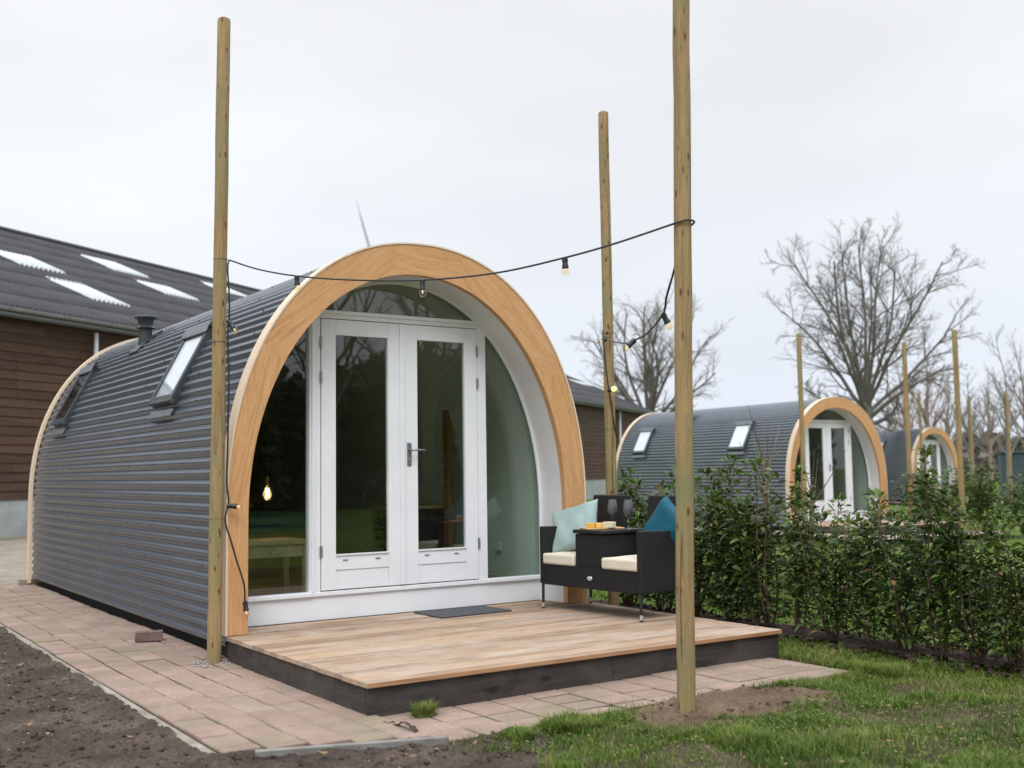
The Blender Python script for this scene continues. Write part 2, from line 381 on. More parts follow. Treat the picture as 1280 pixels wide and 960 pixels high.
# pavers
def pavermat():
    m, t, b = nodes('concrete_pavers'); setp(b, .9, 0, .2)
    a = t.nodes.new('ShaderNodeAttribute'); a.attribute_name = 'rnd'
    sp = t.nodes.new('ShaderNodeSeparateColor'); t.links.new(a.outputs['Color'], sp.inputs[0])
    base = ramp_(t, sp.outputs[0], [(0, (.275, .198, .166)), (.3, (.325, .230, .192)), (.6, (.34, .25, .21)), (.90, (.275, .215, .172)), (.96, (.26, .22, .155)), (1, (.32, .25, .21))])
    v = vec(t, 'Object')
    g = ramp_(t, noise(t, v, 150, 3, .8), [(.3, (.5, .5, .5)), (.5, (1, 1, 1)), (.7, (1.42, 1.40, 1.36))])
    base = mixc(t, 1, base, g, 'MULTIPLY')
    base = mixc(t, ramp_(t, noise(t, v, 2.6, 6, .65), [(.42, (0, 0, 0)), (.66, (.75,)*3)]), base, (.20, .165, .125))
    base = mixc(t, ramp_(t, noise(t, v, 9, 6, .75), [(.52, (0, 0, 0)), (.82, (.40,)*3)]), base, (.14, .105, .08))
    t.links.new(base, b.inputs['Base Color']); bump(t, b, noise(t, v, 220, 3, .8), .5, .004); return m
M['paver'] = pavermat()
rng = random.Random(4)
def pavers(mb, x0, x1, y0, y1, pw, pl, zt, keep, along='y'):
    nx = int((x1-x0)/pw)+2; ny = int((y1-y0)/pl)+3
    for i in range(nx):
        for j in range(-1, ny):
            if along == 'y': cx = x0+(i+.5)*pw; cy = y0+(j+.5+(.5 if i % 2 else 0))*pl
            else: cx = x0+(i+.5)*pw; cy = y0+(j+.5)*pl
            hw, hl = pw/2-.005, pl/2-.005
            xa, xb, ya, yb = cx-hw, cx+hw, cy-hl, cy+hl
            xa = max(xa, x0); xb = min(xb, x1); yb = min(yb, y1)
            lo = keep(cx); ya = max(ya, lo)
            if xb-xa < .03 or yb-ya < .03: continue
            z = zt+rng.uniform(-.004, .004)+.006*math.sin(cx*2+cy*1.3); tx = rng.uniform(-.012, .012); ty = rng.uniform(-.012, .012); b_ = .006
            def top(x, y, dz=0): return (x, y, z+(x-cx)*tx+(y-cy)*ty+dz)
            V = [top(xa+b_, ya+b_), top(xb-b_, ya+b_), top(xb-b_, yb-b_), top(xa+b_, yb-b_),
                 top(xa, ya, -.006), top(xb, ya, -.006), top(xb, yb, -.006), top(xa, yb, -.006),
                 top(xa, ya, -.05), top(xb, ya, -.05), top(xb, yb, -.05), top(xa, yb, -.05)]
            F = [(0, 1, 2, 3)]
            for k in range(4):
                k2 = (k+1) % 4; F += [(4+k, 4+k2, k2, k), (8+k, 8+k2, 4+k2, 4+k)]
            mb.add(V, F, rnd=rng.random())
mb = MB()
pavers(mb, -.92, .05, -2.9, 7.2, .200, .236, .012, lambda x: -2.485-.33*(x+.92)/.94)
pv = mb.build('side_path_paving', M['paver']); tag(pv, kind='structure')
mb = MB()
rng = random.Random(7)
pavers(mb, .05, 3.12, -3.1, -1.9, .245, .196, -.004, lambda x: float(path_front(np.array(x))), 'x')
tag(mb.build('front_path_paving', M['paver']), kind='structure')
mb = MB(); mb.add([(-.93, -2.46, -.0), (.05, -2.80, -.0), (.03, 7.2, -.0), (-.93, 7.2, -.0)], [(0, 1, 2, 3)])
mb.add([(.05, -2.88, -.014), (3.1, -2.85, -.014), (3.1, -1.5, -.014), (.05, -1.5, -.014)], [(0, 1, 2, 3)])
tag(mb.build('paving_sand_ground', M['seam']), kind='structure')
# concrete edging strips
def edging(pts, w=.05, zt=.012, zb=-.12):
    mb = MB()
    for a, b_ in zip(pts[:-1], pts[1:]):
        a = Vector(a); b_ = Vector(b_); d = (b_-a); n_ = Vector((-d.y, d.x, 0)).normalized()*w
        L_ = d.length; a = a+d/L_*.004; b_ = b_-d/L_*.004; h = rng.uniform(-.004, .004)
        mb.prism([tuple((a-n_)[:2]), tuple((b_-n_)[:2]), tuple((b_)[:2]), tuple((a)[:2])], zb, zt+h)
    return mb
M['edge'] = pmat('edging_concrete', (.30, .275, .235), (.18, .15, .115), .9, 5, bmp=.4, bscale=60)
M['edge2'] = pmat('edging_grey', (.24, .235, .22), (.14, .13, .12), .85, 6, bmp=.4, bscale=60)
ed = edging([(-.925, 7.2-i, 0) if 7.2-i > -2.48 else (-.925, -2.50, 0) for i in range(0, 11)], zt=.004).build('path_edging', M['edge'], bevel=.004)
tag(ed, 'long worn concrete edging strip between side path and bare soil', 'edging')
ed = edging([(-.78, -2.565, 0), (.10, -2.875, 0)], .045, .014).build('path_edging', M['edge2'], bevel=.004)
tag(ed, 'short grey concrete edging strip across the end of the side path', 'edging')
mb = MB(); mb.box(-.12, 7.02, -.02, .16, 7.14, .085)
tag(mb.build('edging_block', M['edge'], bevel=.008), 'pale concrete block at the rear foot of the nearest pod', 'block')

# clods, pebbles
def blobs(n, area, smin, smax, mat, name, kind='stuff', seed=0, label=None, hf=None, cat=None, flat=.7, mask=None):
    r = np.random.RandomState(seed)
    import bmesh
    bm = bmesh.new(); bmesh.ops.create_icosphere(bm, subdivisions=1, radius=1); bm.verts.ensure_lookup_table()
    bv = np.array([v.co[:] for v in bm.verts]); bf = np.array([[v.index for v in f.verts] for f in bm.faces]); bm.free()
    X = r.uniform(area[0], area[1], n); Y = r.uniform(area[2], area[3], n)
    if mask is not None:
        k = mask(X, Y); X = X[k]; Y = Y[k]; n = len(X)
    sz = smin+(smax-smin)*r.rand(n)**4
    V = bv[None]*(1+.35*r.randn(n, len(bv), 1)*.6)*sz[:, None, None]*np.array([1, 1, flat])
    V = V*(1+.4*(r.rand(n, 1, 3)-.5))
    Z = hf(X, Y)+sz*.15
    V = V+np.stack([X, Y, Z], -1)[:, None]
    F = bf[None]+(np.arange(n)*len(bv))[:, None, None]
    o = npmesh(name, V.reshape(-1, 3), F.reshape(-1, 3), mat)
    tag(o, label, cat, kind=kind); return o
notpath = lambda x, y: ~in_path(x, y, .03) & (x < .6) & ~((x > -.9) & (y > -2.3))
blobs(20000, (-4, .6, -5.5, 3), .003, .019, M['soil'], 'soil_clods', seed=1, hf=soil_h, label='dark crumbly clods scattered over the bare soil', cat='soil', mask=notpath)
blobs(700, (-4, .6, -5.5, 3), .003, .010, pmat('pebble', (.42, .40, .37), (.25, .23, .21), .8, 9), 'pebbles', seed=2, hf=soil_h, label='pale pebbles scattered on the bare soil', cat='pebbles', mask=notpath)
blobs(500, (.9, 2.5, -3.6, -2.8), .003, .013, M['sand'], 'sand_clods', seed=3, hf=lambda x, y: x*0+.015, label='sandy crumbs around the foot of the tallest pole', cat='soil', mask=lambda x, y: ~in_path(x, y, 0) & (((x-1.75)/.72)**2+((y+3.10)/.30)**2 < 1))
blobs(1500, (3.62, 4.5, -6, 1.2), .006, .035, M['bed'], 'bed_clods', seed=5, hf=lambda x, y: x*0+.01, label='dark clods of soil under the hedge', cat='soil')
blobs(260, (-.30, .02, -.22, .28), .004, .014, pmat('mortar', (.36, .36, .36), (.26, .26, .26), .9, 9), 'mortar_crumbs', seed=6, hf=lambda x, y: x*0+.010, label='grey mortar crumbs round the foot of the left pole', cat='rubble', mask=lambda x, y: (((x+.12)/.15)**2+((y+.02)/.16)**2 < 1))
# dead leaves
def litter(n, area, mat, name, label, hf, seed, mask=None, s=(.01, .03)):
    r = np.random.RandomState(seed); X = r.uniform(area[0], area[1], n); Y = r.uniform(area[2], area[3], n)
    if mask is not None: k = mask(X, Y); X = X[k]; Y = Y[k]; n = len(X)
    q = np.array([[-1, 0, .15], [0, -.45, 0], [1, 0, .3], [0, .45, .05]]); sz = r.uniform(*s, n)
    a = r.rand(n)*6.28; V = q[None]*sz[:, None, None]
    x = V[..., 0]*np.cos(a)[:, None]-V[..., 1]*np.sin(a)[:, None]; y = V[..., 0]*np.sin(a)[:, None]+V[..., 1]*np.cos(a)[:, None]
    z = V[..., 2]*r.uniform(.3, 2.5, n)[:, None]
    V = np.stack([x+X[:, None], y+Y[:, None], z+(hf(X, Y)+.012)[:, None]], -1)
    F = (np.arange(n)*4)[:, None]+np.arange(4)[None]
    return tag(npmesh(name, V.reshape(-1, 3), F, mat), label, 'leaves', kind='stuff')
M['deadleaf'] = pmat('dead_leaf', (.26, .15, .075), (.14, .075, .035), .8, 6)
litter(420, (-4, .6, -5.5, 3), M['deadleaf'], 'dead_leaves', 'brown dead leaves on the bare soil', soil_h, 1, notpath, (.008, .03))
litter(55, (.3, 3.7, -5, -2.9), M['deadleaf'], 'dead_leaves', 'brown dead leaves caught in the near grass', lambda x, y: x*0+.01, 2, None, (.01, .025))
mb = MB()
for k in range(120):
    x, y = rng.uniform(-3.5, .5), rng.uniform(-4.6, 1.5)
    if in_path(np.array(x), np.array(y), .03) or (x > -.9 and y > -2.3): continue
    a = rng.uniform(0, 6.28); l = rng.uniform(.02, .10); z = float(soil_h(np.array(x), np.array(y)))+.012
    mb.tube([(x, y, z), (x+l*.5*math.cos(a), y+l*.5*math.sin(a), z+rng.uniform(0, .01)), (x+l*math.cos(a+.3), y+l*math.sin(a+.3), z+rng.uniform(-.004, .012))], [.0022, .002, .001], 4)
tag(mb.build('twigs', pmat('twig', (.22, .15, .09), (.13, .08, .05), .8, 9)), 'thin dry twigs and straws lying on the bare soil', 'twigs', kind='stuff')

# ------------------------------------------------------------------ grass
def grassmat():
    m, t, b = nodes('grass_blades'); setp(b, .55, 0, .25)
    a = t.nodes.new('ShaderNodeAttribute'); a.attribute_name = 'rnd'
    sp = t.nodes.new('ShaderNodeSeparateColor'); t.links.new(a.outputs['Color'], sp.inputs[0])
    base = ramp_(t, sp.outputs[0], [(0, (.045, .095, .012)), (.40, (.098, .175, .020)), (.72, (.165, .245, .036)), (.90, (.25, .24, .08)), (1, (.33, .27, .14))])
    t.links.new(base, b.inputs['Base Color'])
    tl = t.nodes.new('ShaderNodeBsdfTranslucent'); t.links.new(base, tl.inputs[0])
    ms = t.nodes.new('ShaderNodeMixShader'); ms.inputs[0].default_value = .3
    o = t.nodes['Material Output']; t.links.new(b.outputs[0], ms.inputs[1]); t.links.new(tl.outputs[0], ms.inputs[2]); t.links.new(ms.outputs[0], o.inputs[0])
    return m
M['grass'] = grassmat()
def grass(n, area, hmin, hmax, wd, mask, seed, name, label, hf, dens=None, hfun=None):
    r = np.random.RandomState(seed); X = r.uniform(area[0], area[1], n); Y = r.uniform(area[2], area[3], n)
    k = mask(X, Y)
    if dens is not None: k &= r.rand(n) < dens(X, Y)
    X = X[k]; Y = Y[k]; n = len(X)
    h = r.uniform(hmin, hmax, n)
    if hfun is not None: h = h*hfun(X, Y)
    a = r.rand(n)*6.283; bend = r.uniform(.15, 1.1, n)*h; w = wd*r.uniform(.6, 1.3, n)
    dx, dy = np.cos(a), np.sin(a); px, py = -dy, dx; Z = hf(X, Y)-.008
    P = []
    for t_, ww in ((0, 1), (.5, .85)):
        bx = X+dx*bend*t_**2; by = Y+dy*bend*t_**2; bz = Z+h*t_*(1-.18*t_)
        P += [np.stack([bx-px*w*ww/2, by-py*w*ww/2, bz], -1), np.stack([bx+px*w*ww/2, by+py*w*ww/2, bz], -1)]
    P.append(np.stack([X+dx*bend, Y+dy*bend, Z+h*.8], -1))
    V = np.stack(P, 1).reshape(-1, 3); base = np.arange(n)*5
    F = np.concatenate([np.stack([base, base+1, base+3], -1), np.stack([base, base+3, base+2], -1), np.stack([base+2, base+3, base+4], -1)])
    c = np.clip(.40+.5*(fbm(X*2.2, Y*2.2, seed+50, 4)-.5)*2.4+r.normal(0, .20, n), 0, .94); c[r.rand(n) < .09] = .98
    col = np.repeat(c, 5)[:, None]*np.ones(3)
    return tag(npmesh(name, V, F, M['grass'], col=col), label, 'grass', kind='stuff')
flat = lambda x, y: -.02+x*0
def lawnmask(x, y):
    return ~in_path(x, y, .015) & (x > .14+.16*np.sin(y*3)+.10*np.sin(y*11)) & ~((x > -.1) & (x < 3.2) & (y > -2.85))
def nosand(x, y): return (((x-1.78)/.68)**2+((y+3.10)/.27)**2 > 1+.7*(fbm(x*4, y*4, 8, 3)-.5))
def dens(x, y):
    d = np.clip((fbm(x*2.3, y*2.3, 77, 5, .66)-.385)*6.0, .16, 1)
    return np.where(nosand(x, y), d, .07)
def hgt(x, y):
    e = np.exp(-np.clip(path_front(x)-y, 0, 2)/.16)*(x < 3.2)       # longer against the paving
    return .50+1.3*np.clip((fbm(x*3.3, y*3.3, 99, 4, .6)-.48)*3, 0, 1)+1.0*e*np.clip((fbm(x*2, y*2, 12, 3)-.38)*5, 0, 1)
grass(230000, (.05, 3.92, -6.2, -2.6), .028, .075, .0042, lawnmask, 5, 'grass', 'patchy green grass in the near lawn between path and hedge', flat, dens, hgt)
grass(34000, (3.2, 3.90, -2.6, 2.0), .03, .07, .005, lambda x, y: x > 3.24, 6, 'grass', 'strip of green grass between the nearest deck and the hedge', flat)
grass(90000, (.3, 3.25, -3.45, -2.80), .05, .125, .0045, lambda x, y: ~in_path(x, y, .01) & nosand(x, y) & (y > path_front(x)-.30*fbm(x*2.6, y*0+3, 12, 3)*1.4) & (fbm(x*3.6, y*0+9, 14, 3) > .36), 7, 'tall_grass', 'longer bright grass tufts leaning over the front path edge', flat, None,
      lambda x, y: np.clip((fbm(x*3.6, y*0+9, 14, 3)-.34)*5, .25, 1)*(.6+.6*fbm(x*9, y*9, 4, 3)))
grass(90000, (4.4, 12, -6, 9), .04, .10, .012, lambda x, y: (x > 4.45), 8, 'grass', 'green lawn beyond the near hedge', lambda x, y: gz(x, y)-.09)
grass(500, (.22, .34, -2.36, -2.28), .05, .10, .004, lambda x, y: x > 0, 9, 'grass_tuft', 'small grass tuft at the foot of the nearest deck', lambda x, y: x*0+.0)
grass(220, (-3.2, .3, -4.4, -2.9), .02, .06, .004, lambda x, y: fbm(x*6, y*6, 3, 2) > .62, 10, 'grass_sprouts', 'sparse green sprouts in the bare soil', soil_h)
# low broad weeds
def weeds(n, seed):
    r = np.random.RandomState(seed); X = r.uniform(.15, 3.7, n); Y = r.uniform(-6, -2.9, n); k = lawnmask(X, Y) & nosand(X, Y) & (fbm(X*3.3, Y*3.3, 41, 4) > .47); X = X[k]; Y = Y[k]; n = len(X)
    q = np.array([[0, 0, 0], [.5, -.42, .28], [1, 0, .2], [.5, .42, .28]]); sz = r.uniform(.008, .021, n); a = r.rand(n)*6.28
    V = q[None]*sz[:, None, None]; tz = r.uniform(.3, 1.6, n)
    x = V[..., 0]*np.cos(a)[:, None]-V[..., 1]*np.sin(a)[:, None]; y = V[..., 0]*np.sin(a)[:, None]+V[..., 1]*np.cos(a)[:, None]
    V = np.stack([x+X[:, None], y+Y[:, None], V[..., 2]*tz[:, None]-.01+r.uniform(0, .018, n)[:, None]], -1)
    col = np.repeat(np.clip(r.normal(.5, .25, n), 0, .95), 4)[:, None]*np.ones(3)
    tag(npmesh('weeds', V.reshape(-1, 3), (np.arange(n)*4)[:, None]+np.arange(4)[None], M['grass'], col=col), 'low broad-leaved weeds among the near grass', 'weeds', kind='stuff')
weeds(11000, 3)
# ------------------------------------------------------------------ pod geometry
D = 0.182; W = 3.2; PL = 7.02
def supere(cx, hw, z0, h, n, zb, npt=160):
    pts = [(cx-hw, zb), (cx-hw, (zb+z0)/2)]
    for i in range(npt+1):
        th = math.pi*i/npt; c_ = -math.cos(th); s_ = math.sin(th)
        pts.append((cx+hw*math.copysign(abs(c_)**(2/n), c_), z0+h*max(s_, 0)**(2/n)))
    pts += [(cx+hw, (zb+z0)/2), (cx+hw, zb)]
    out_ = [pts[0]]
    for p in pts[1:]:
        if math.hypot(p[0]-out_[-1][0], p[1]-out_[-1][1]) > 1e-4: out_.append(p)
    return out_
def resample(pts, step):
    P = np.array(pts); d = np.hypot(*np.diff(P, axis=0).T); s = np.concatenate([[0], np.cumsum(d)])
    n = int(s[-1]/step)+1; t = np.linspace(0, s[-1], n)
    return np.stack([np.interp(t, s, P[:, 0]), np.interp(t, s, P[:, 1])], 1), t
def offs(P, o):
    P = np.asarray(P); d = np.gradient(P, axis=0); L_ = np.hypot(d[:, 0], d[:, 1])[:, None]+1e-9; d = d/L_
    n = np.stack([-d[:, 1], d[:, 0]], 1)      # outward for clockwise-from-left path
    o = np.asarray(o); o = o[:, None] if o.ndim else o
    return P+n*o
OUT = supere(1.6, 1.6, 1.05, 2.095, 2.15, .04)
INN = supere(1.575, 1.425, 1.0, 1.90, 2.05, D)
OUTR, OUTS = resample(OUT, .02)
INNR, INNS = resample(INN, .02)
def inner_z(x, off=0.0):
    t = abs((x-1.575)/(1.425+off)); return 1.0+(1.90+off)*max(0, 1-t**2.05)**(1/2.05) if t < 1 else 1.0
def inner_x(z, side, off=0.0):
    if z <= 1.0: return 1.575+side*(1.425+off)
    t = min(1, (z-1.0)/(1.90+off)); return 1.575+side*(1.425+off)*max(0, 1-t**2.05)**(1/2.05)
def band(P, o0, o1, y0, y1, mb, rnd=.5, uvs=1.0, close=True):
    """solid strip following profile P between offsets o0<o1 and depths y0<y1"""
    A = offs(P, o0); B = offs(P, o1); n = len(P); V = []; uv = []
    s = np.concatenate([[0], np.cumsum(np.hypot(*np.diff(P, axis=0).T))])
    for i in range(n):
        for q, y, v in ((A, y0, 0), (B, y0, .2), (B, y1, .4), (A, y1, .6)):
            V.append((q[i][0], y, q[i][1])); uv.append((s[i]*uvs, v+y))
    F = [(i*4+k, (i+1)*4+k, (i+1)*4+(k+1) % 4, i*4+(k+1) % 4) for i in range(n-1) for k in range(4)]
    F += [(0, 1, 2, 3), tuple((n-1)*4+k for k in (3, 2, 1, 0))]
    mb.add(V, F, uv=uv, rnd=rnd)

def arch_segments(parent):
    """front arch of joined boards; the grain of each board runs straight along its chord"""
    # parameter = angle about (1.59, 1.15)
    C0 = np.array((1.59, 1.10))
    def ang(P): return np.degrees(np.arctan2(P[:, 1]-C0[1], -(P[:, 0]-C0[0])))      # -90 bottom left .. 270
    O = np.array(OUTR); I = np.array(INNR)
    ao = ang(O); ai = ang(I)
    ao = np.where(ao < -95, ao+360, ao); ai = np.where(ai < -95, ai+360, ai)
    cuts = [-91, 0, 42, 83, 101, 140, 180, 271]
    for k in range(len(cuts)-1):
        a0, a1 = cuts[k], cuts[k+1]
        t = np.linspace(a0, a1, 40) if (k not in (0, 6)) else None
        if t is not None:
            Oo = np.stack([np.interp(t, ao, O[:, 0]), np.interp(t, ao, O[:, 1])], 1)
            Ii = np.stack([np.interp(t, ai, I[:, 0]), np.interp(t, ai, I[:, 1])], 1)
        else:
            zs = np.linspace(D+.001, 1.10, 12) if k == 0 else np.linspace(1.10, D+.001, 12)
            sgn = -1 if k == 0 else 1
            def xo(z): return 1.6+sgn*1.6*max(0, 1-(max(0, z-1.05)/2.095)**2.15)**(1/2.15)
            Oo = np.array([(xo(z), z) for z in zs]); Ii = np.array([(inner_x(z, sgn), z) for z in zs])
        # tiny gap at each joint
        ch = (Oo[-1]+Ii[-1]-Oo[0]-Ii[0]); ch = ch/np.hypot(*ch); pr = np.array((-ch[1], ch[0]))
        Oo[0] += ch*.0003; Ii[0] += ch*.0003; Oo[-1] -= ch*.0003; Ii[-1] -= ch*.0003
        V = []; uv = []; n = len(Oo); u0 = k*7.31
        for i in range(n):
            for q, y in ((Ii, 0.0), (Oo, 0.0), (Oo, .06), (Ii, .06)):
                V.append((q[i][0], y, q[i][1])); uv.append((q[i]@ch+u0, q[i]@pr+u0*.37+y))
        F = [(i*4+j, (i+1)*4+j, (i+1)*4+(j+1) % 4, i*4+(j+1) % 4) for i in range(n-1) for j in range(4)]
        F += [(0, 1, 2, 3), tuple((n-1)*4+j for j in (3, 2, 1, 0))]
        mb = MB(); mb.add(V, F, uv=uv); mb.build('arch_board', M['arch'], parent)

def build_pod():
    pod = empty('glamping_pod', (0, 0, 0))
    arch_segments(pod)
    # pale edge trims
    P, _ = resample(supere(1.6, 1.6, 1.05, 2.095, 2.15, D+.002), .03)
    mb = MB(); band(P, .002, .016, -.006, .13, mb); mb.build('front_trim', M['trim'], pod, autosmooth=True)
    P, _ = resample(OUT, .03)
    mb = MB(); band(P, -.004, .030, PL-.04, PL+.06, mb); mb.build('rear_trim', M['trim'], pod, autosmooth=True)
    # corrugated cladding
    Pf, sf = resample(supere(1.6, 1.6, 1.05, 2.095, 2.15, .10), .0072)
    yv = [.062, .7, 1.4, 2.1, 2.8, 3.5, 4.2, 4.9, 5.6, 6.3, PL-.04]
    Q = offs(Pf, -.018+.0125*np.sin(2*np.pi*sf/.0865))
    n = len(Q); V = np.concatenate([np.stack([Q[:, 0], np.full(n, y), Q[:, 1]], 1) for y in yv])
    F = np.concatenate([np.stack([np.arange(n-1)+j*n, np.arange(n-1)+1+j*n, np.arange(n-1)+1+(j+1)*n, np.arange(n-1)+(j+1)*n], 1) for j in range(len(yv)-1)])
    npmesh('cladding', V, F, M['clad'], pod, smooth=True)
    # lap strips where sheets overlap along the ribs
    for s0 in (1.53, 2.75, 4.9, 6.1):
        i0 = int(s0/.0072); sl_ = slice(i0, i0+11)
        q = offs(Pf[sl_], -.0155+.0125*np.sin(2*np.pi*sf[sl_]/.0865)); k = len(q)
        V = np.concatenate([np.stack([q[:, 0], np.full(k, y), q[:, 1]], 1) for y in (.064, PL-.05)])
        npmesh('cladding_lap', V, np.stack([np.arange(k-1), np.arange(k-1)+1, np.arange(k-1)+1+k, np.arange(k-1)+k], 1), M['clad'], pod, smooth=True)
    # screws on rib crests : rows
    import bmesh
    crest = [.0865*(i+.25) for i in range(1, 70)]
    Nn = offs(Pf, 1.0)-Pf
    cnt = 0; extra = MB()
    r = random.Random(5)
    spots = []
    for row, ci in enumerate(range(2, 52, 3)):
        s = crest[ci]; i = min(int(s/.0072), len(Pf)-1); n_ = 14 if ci > 20 else 9
        for j in range(9):
            y = .35+j*.78+(.2 if row % 2 else 0)+r.uniform(-.03, .03)
            if y < 6.9: spots.append((s > 4.0, y, i))
    spots.sort()
    for far, y, i in spots:
        p = Pf[i]-Nn[i]*.0055; nn = Vector((Nn[i][0], 0, Nn[i][1])).normalized()
        c_ = Vector((p[0], y, p[1])); mb = MB() if cnt < 100 else extra
        mb.tube([c_-nn*.004, c_+nn*.002, c_+nn*.003, c_+nn*.007], [.0075, .0075, .0048, .004], 6)
        if cnt < 100: mb.build('screw', M['blackp'], pod)
        cnt += 1
    tag(extra.build('screws', M['blackp'], pod), kind='stuff')
    # plinth (dark recess under the skirt), floor, lining, rear wall
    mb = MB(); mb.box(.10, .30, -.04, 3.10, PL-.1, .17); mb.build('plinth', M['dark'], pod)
    mb = MB(); mb.box(.14, .44, .20, 3.05, PL-.1, .34); mb.build('floor', wood_floor, pod)
    Pi, _ = resample(INN, .05)
    mb = MB(); band(Pi, .004, .03, .062, .378, mb); mb.build('soffit', M['soffit'], pod, autosmooth=True)
    mb = MB(); band(Pi, .004, .03, .44, PL-.05, mb); mb.build('inner_lining', M['innerw'], pod, autosmooth=True)
    mb = MB(); mb.prism([tuple(p) for p in offs(OUTR[::3], -.05)], PL-.05, PL-.01, 'y'); mb.build('rear_wall', wood_rear, pod)
    # white front wall under the glass
    def arcpoly(x0, x1, z0, off=.003):
        xs = np.linspace(x0, x1, 40); top = [(x, inner_z(x, off)) for x in xs]
        top = [(x, z) for x, z in top if z > z0+.002]
        return [(x0, z0)] + [p for p in top] + [(x1, z0)]
    mb = MB(); mb.prism([(.155, D), (2.995, D), (2.995, .365), (.155, .365)], .378, .43, 'y'); mb.build('base_panel', M['whitep'], pod, bevel=.002)
    for (xa, xb) in ((.155, .80), (2.42, 2.995)):
        mb = MB(); mb.box(xa, .352, .366, xb, .44, .402); mb.build('window_sill', M['whitep'], pod, bevel=.006)
    # bead against the soffit
    mb = MB(); band(Pi, -.022, .003, .362, .378, mb); mb.build('window_bead', M['whitep'], pod, autosmooth=True)
    # door frame
    fr = MB()
    zl = inner_z(.83)-.004
    fr.prism([(.785, .40), (.877, .40), (.877, min(2.62, inner_z(.877))), (.785, inner_z(.785)-.003)], .372, .45, 'y')
    fr.prism([(2.340, .40), (2.430, .40), (2.430, inner_z(2.43)-.003), (2.340, 2.62)], .372, .45, 'y')
    fr.box(.8772, .372, 2.556, 2.3398, .45, 2.62)
    fr.box(.785, .360, .366, 2.43, .46, .3995)
    df = fr.build('door_frame', M['whitep'], pod, bevel=.004)
    mb = MB(); mb.box(.86, .358, 2.592, 2.40, .372, 2.622); mb.build('drip_rail', M['whitep'], df, bevel=.004)
    mb = MB(); mb.box(.80, .356, .40, .822, .372, inner_z(.80)-.02); mb.build('frame_moulding', M['whitep'], df, bevel=.003)
    mb = MB(); mb.box(.877, .40, .4, 2.34, .44, .4); 
    # side panes and transom (each a thin slab)
    def pane(poly, nm='window_pane'):
        mb = MB(); mb.add([(a, .412, b_) for a, b_ in poly], [tuple(range(len(poly)))]); return mb.build(nm, M['glass'], pod)
    xs = np.linspace(.785, .1505, 50)
    pl = [(.786, .40)]+[(x, inner_z(x, .003)) for x in xs]+[(.151, .40)]
    pane(pl[::-1], 'side_window')
    xs = np.linspace(2.428, 2.999, 50)
    pl = [(2.429, .40)]+[(x, inner_z(x, .003)) for x in xs]+[(2.999, .40)]
    pane(pl, 'side_window')
    xs = np.linspace(.87, 2.35, 60)
    pane([(.87, 2.618)]+[(x, max(2.62, inner_z(x, .003))) for x in xs]+[(2.35, 2.618)], 'transom_window')
    # door leaves
    def leaf(x0, x1, gx0, gx1, right):
        d = MB(); y0, y1 = .366, .41
        d.box(x0, y0, .408, gx0, y1, 2.550)                       # stiles
        d.box(gx1, y0, .408, x1, y1, 2.550)
        d.box(gx0+.0005, y0+.0006, 2.425, gx1-.0005, y1, 2.5495)               # top rail
        d.box(gx0+.0005, y0+.0006, .560, gx1-.0005, y1, .680)                   # lock rail
        d.box(gx0+.0005, y0+.0006, .4085, gx1-.0005, y1, .440)
        d.box(gx0+.001, y0+.007, .441, gx1-.001, y1-.003, .559)                 # recessed bottom panel
        o = d.build('door', M['whitep'], pod, bevel=.0025)
        g = MB(); g.add([(gx0-.003, .392, .677), (gx1+.003, .392, .677), (gx1+.003, .392, 2.428), (gx0-.003, .392, 2.428)], [(0, 1, 2, 3)])
        g.build('door_pane', M['glass'], o)
        sl_ = MB(); sl_.box(gx0, y0-.010, .672, gx1, y0+.012, .684); sl_.build('glazing_sill', M['whitep'], o, bevel=.002)
        for xx in (gx0+.08, gx1-.10):
            v = MB(); v.prism([(xx-.022, 0), (xx+.022, 0), (xx+.016, .010), (xx-.016, .010)], 0, 1)
            v = MB(); v.box(xx-.022, y0-.006, .633, xx+.022, y0+.001, .641); v.build('drain_cap', M['steel'], o, bevel=.001)
        hx = x0-.004 if not right else x1+.004
        for z in (2.36, 2.08, .71):
            h = MB(); h.tube([(hx, y0-.006, z-.045), (hx, y0-.006, z+.045)], .0065, 8); h.box(hx-.012, y0-.0035, z-.045, hx+.012, y0-.001, z+.045); h.build('hinge', M['steel'], o)
        return o
    l1 = leaf(.883, 1.598, 1.007, 1.474, False)
    l2 = leaf(1.604, 2.334, 1.748, 2.212, True)
    a = MB(); a.box(1.578, .352, .410, 1.622, .3655, 2.548); a.build('astragal', M['whitep'], l2, bevel=.003)
    hp = MB(); hp.box(1.645, .357, 1.375, 1.685, .366, 1.565); hp.tube([(1.665, .358, 1.42), (1.665, .350, 1.42)], .011, 10); hdl = hp.build('handle', M['steel'], l2, bevel=.003)
    hv = MB(); hv.tube([(1.665, .358, 1.505), (1.665, .318, 1.505), (1.672, .308, 1.505), (1.70, .305, 1.505), (1.788, .307, 1.503)], [.010, .010, .0105, .0095, .0085], 10)
    hv.build('handle', M['steel'], l2, smooth=True)
    # roof windows on the left flank
    for (ya, yb) in ((1.64, 2.30), (5.72, 6.36)):
        k0 = 1.82; k1 = 2.68                                        # arc length range
        i0 = int(np.argmin(abs(np.array([p[1] for p in OUTR[:150]])-1.93))); i1 = int(np.argmin(abs(np.array([p[1] for p in OUTR[:160]])-2.60)))
        a_, b_ = np.array(OUTR[i0]), np.array(OUTR[i1]); t_ = (b_-a_); Ls = np.hypot(*t_); t_ = t_/Ls; n_ = np.array((-t_[1], t_[0])); mid_ = np.array(OUTR[i0:i1])-a_; sag_ = float((mid_@n_).max()); a_ = a_+n_*(sag_-.042)
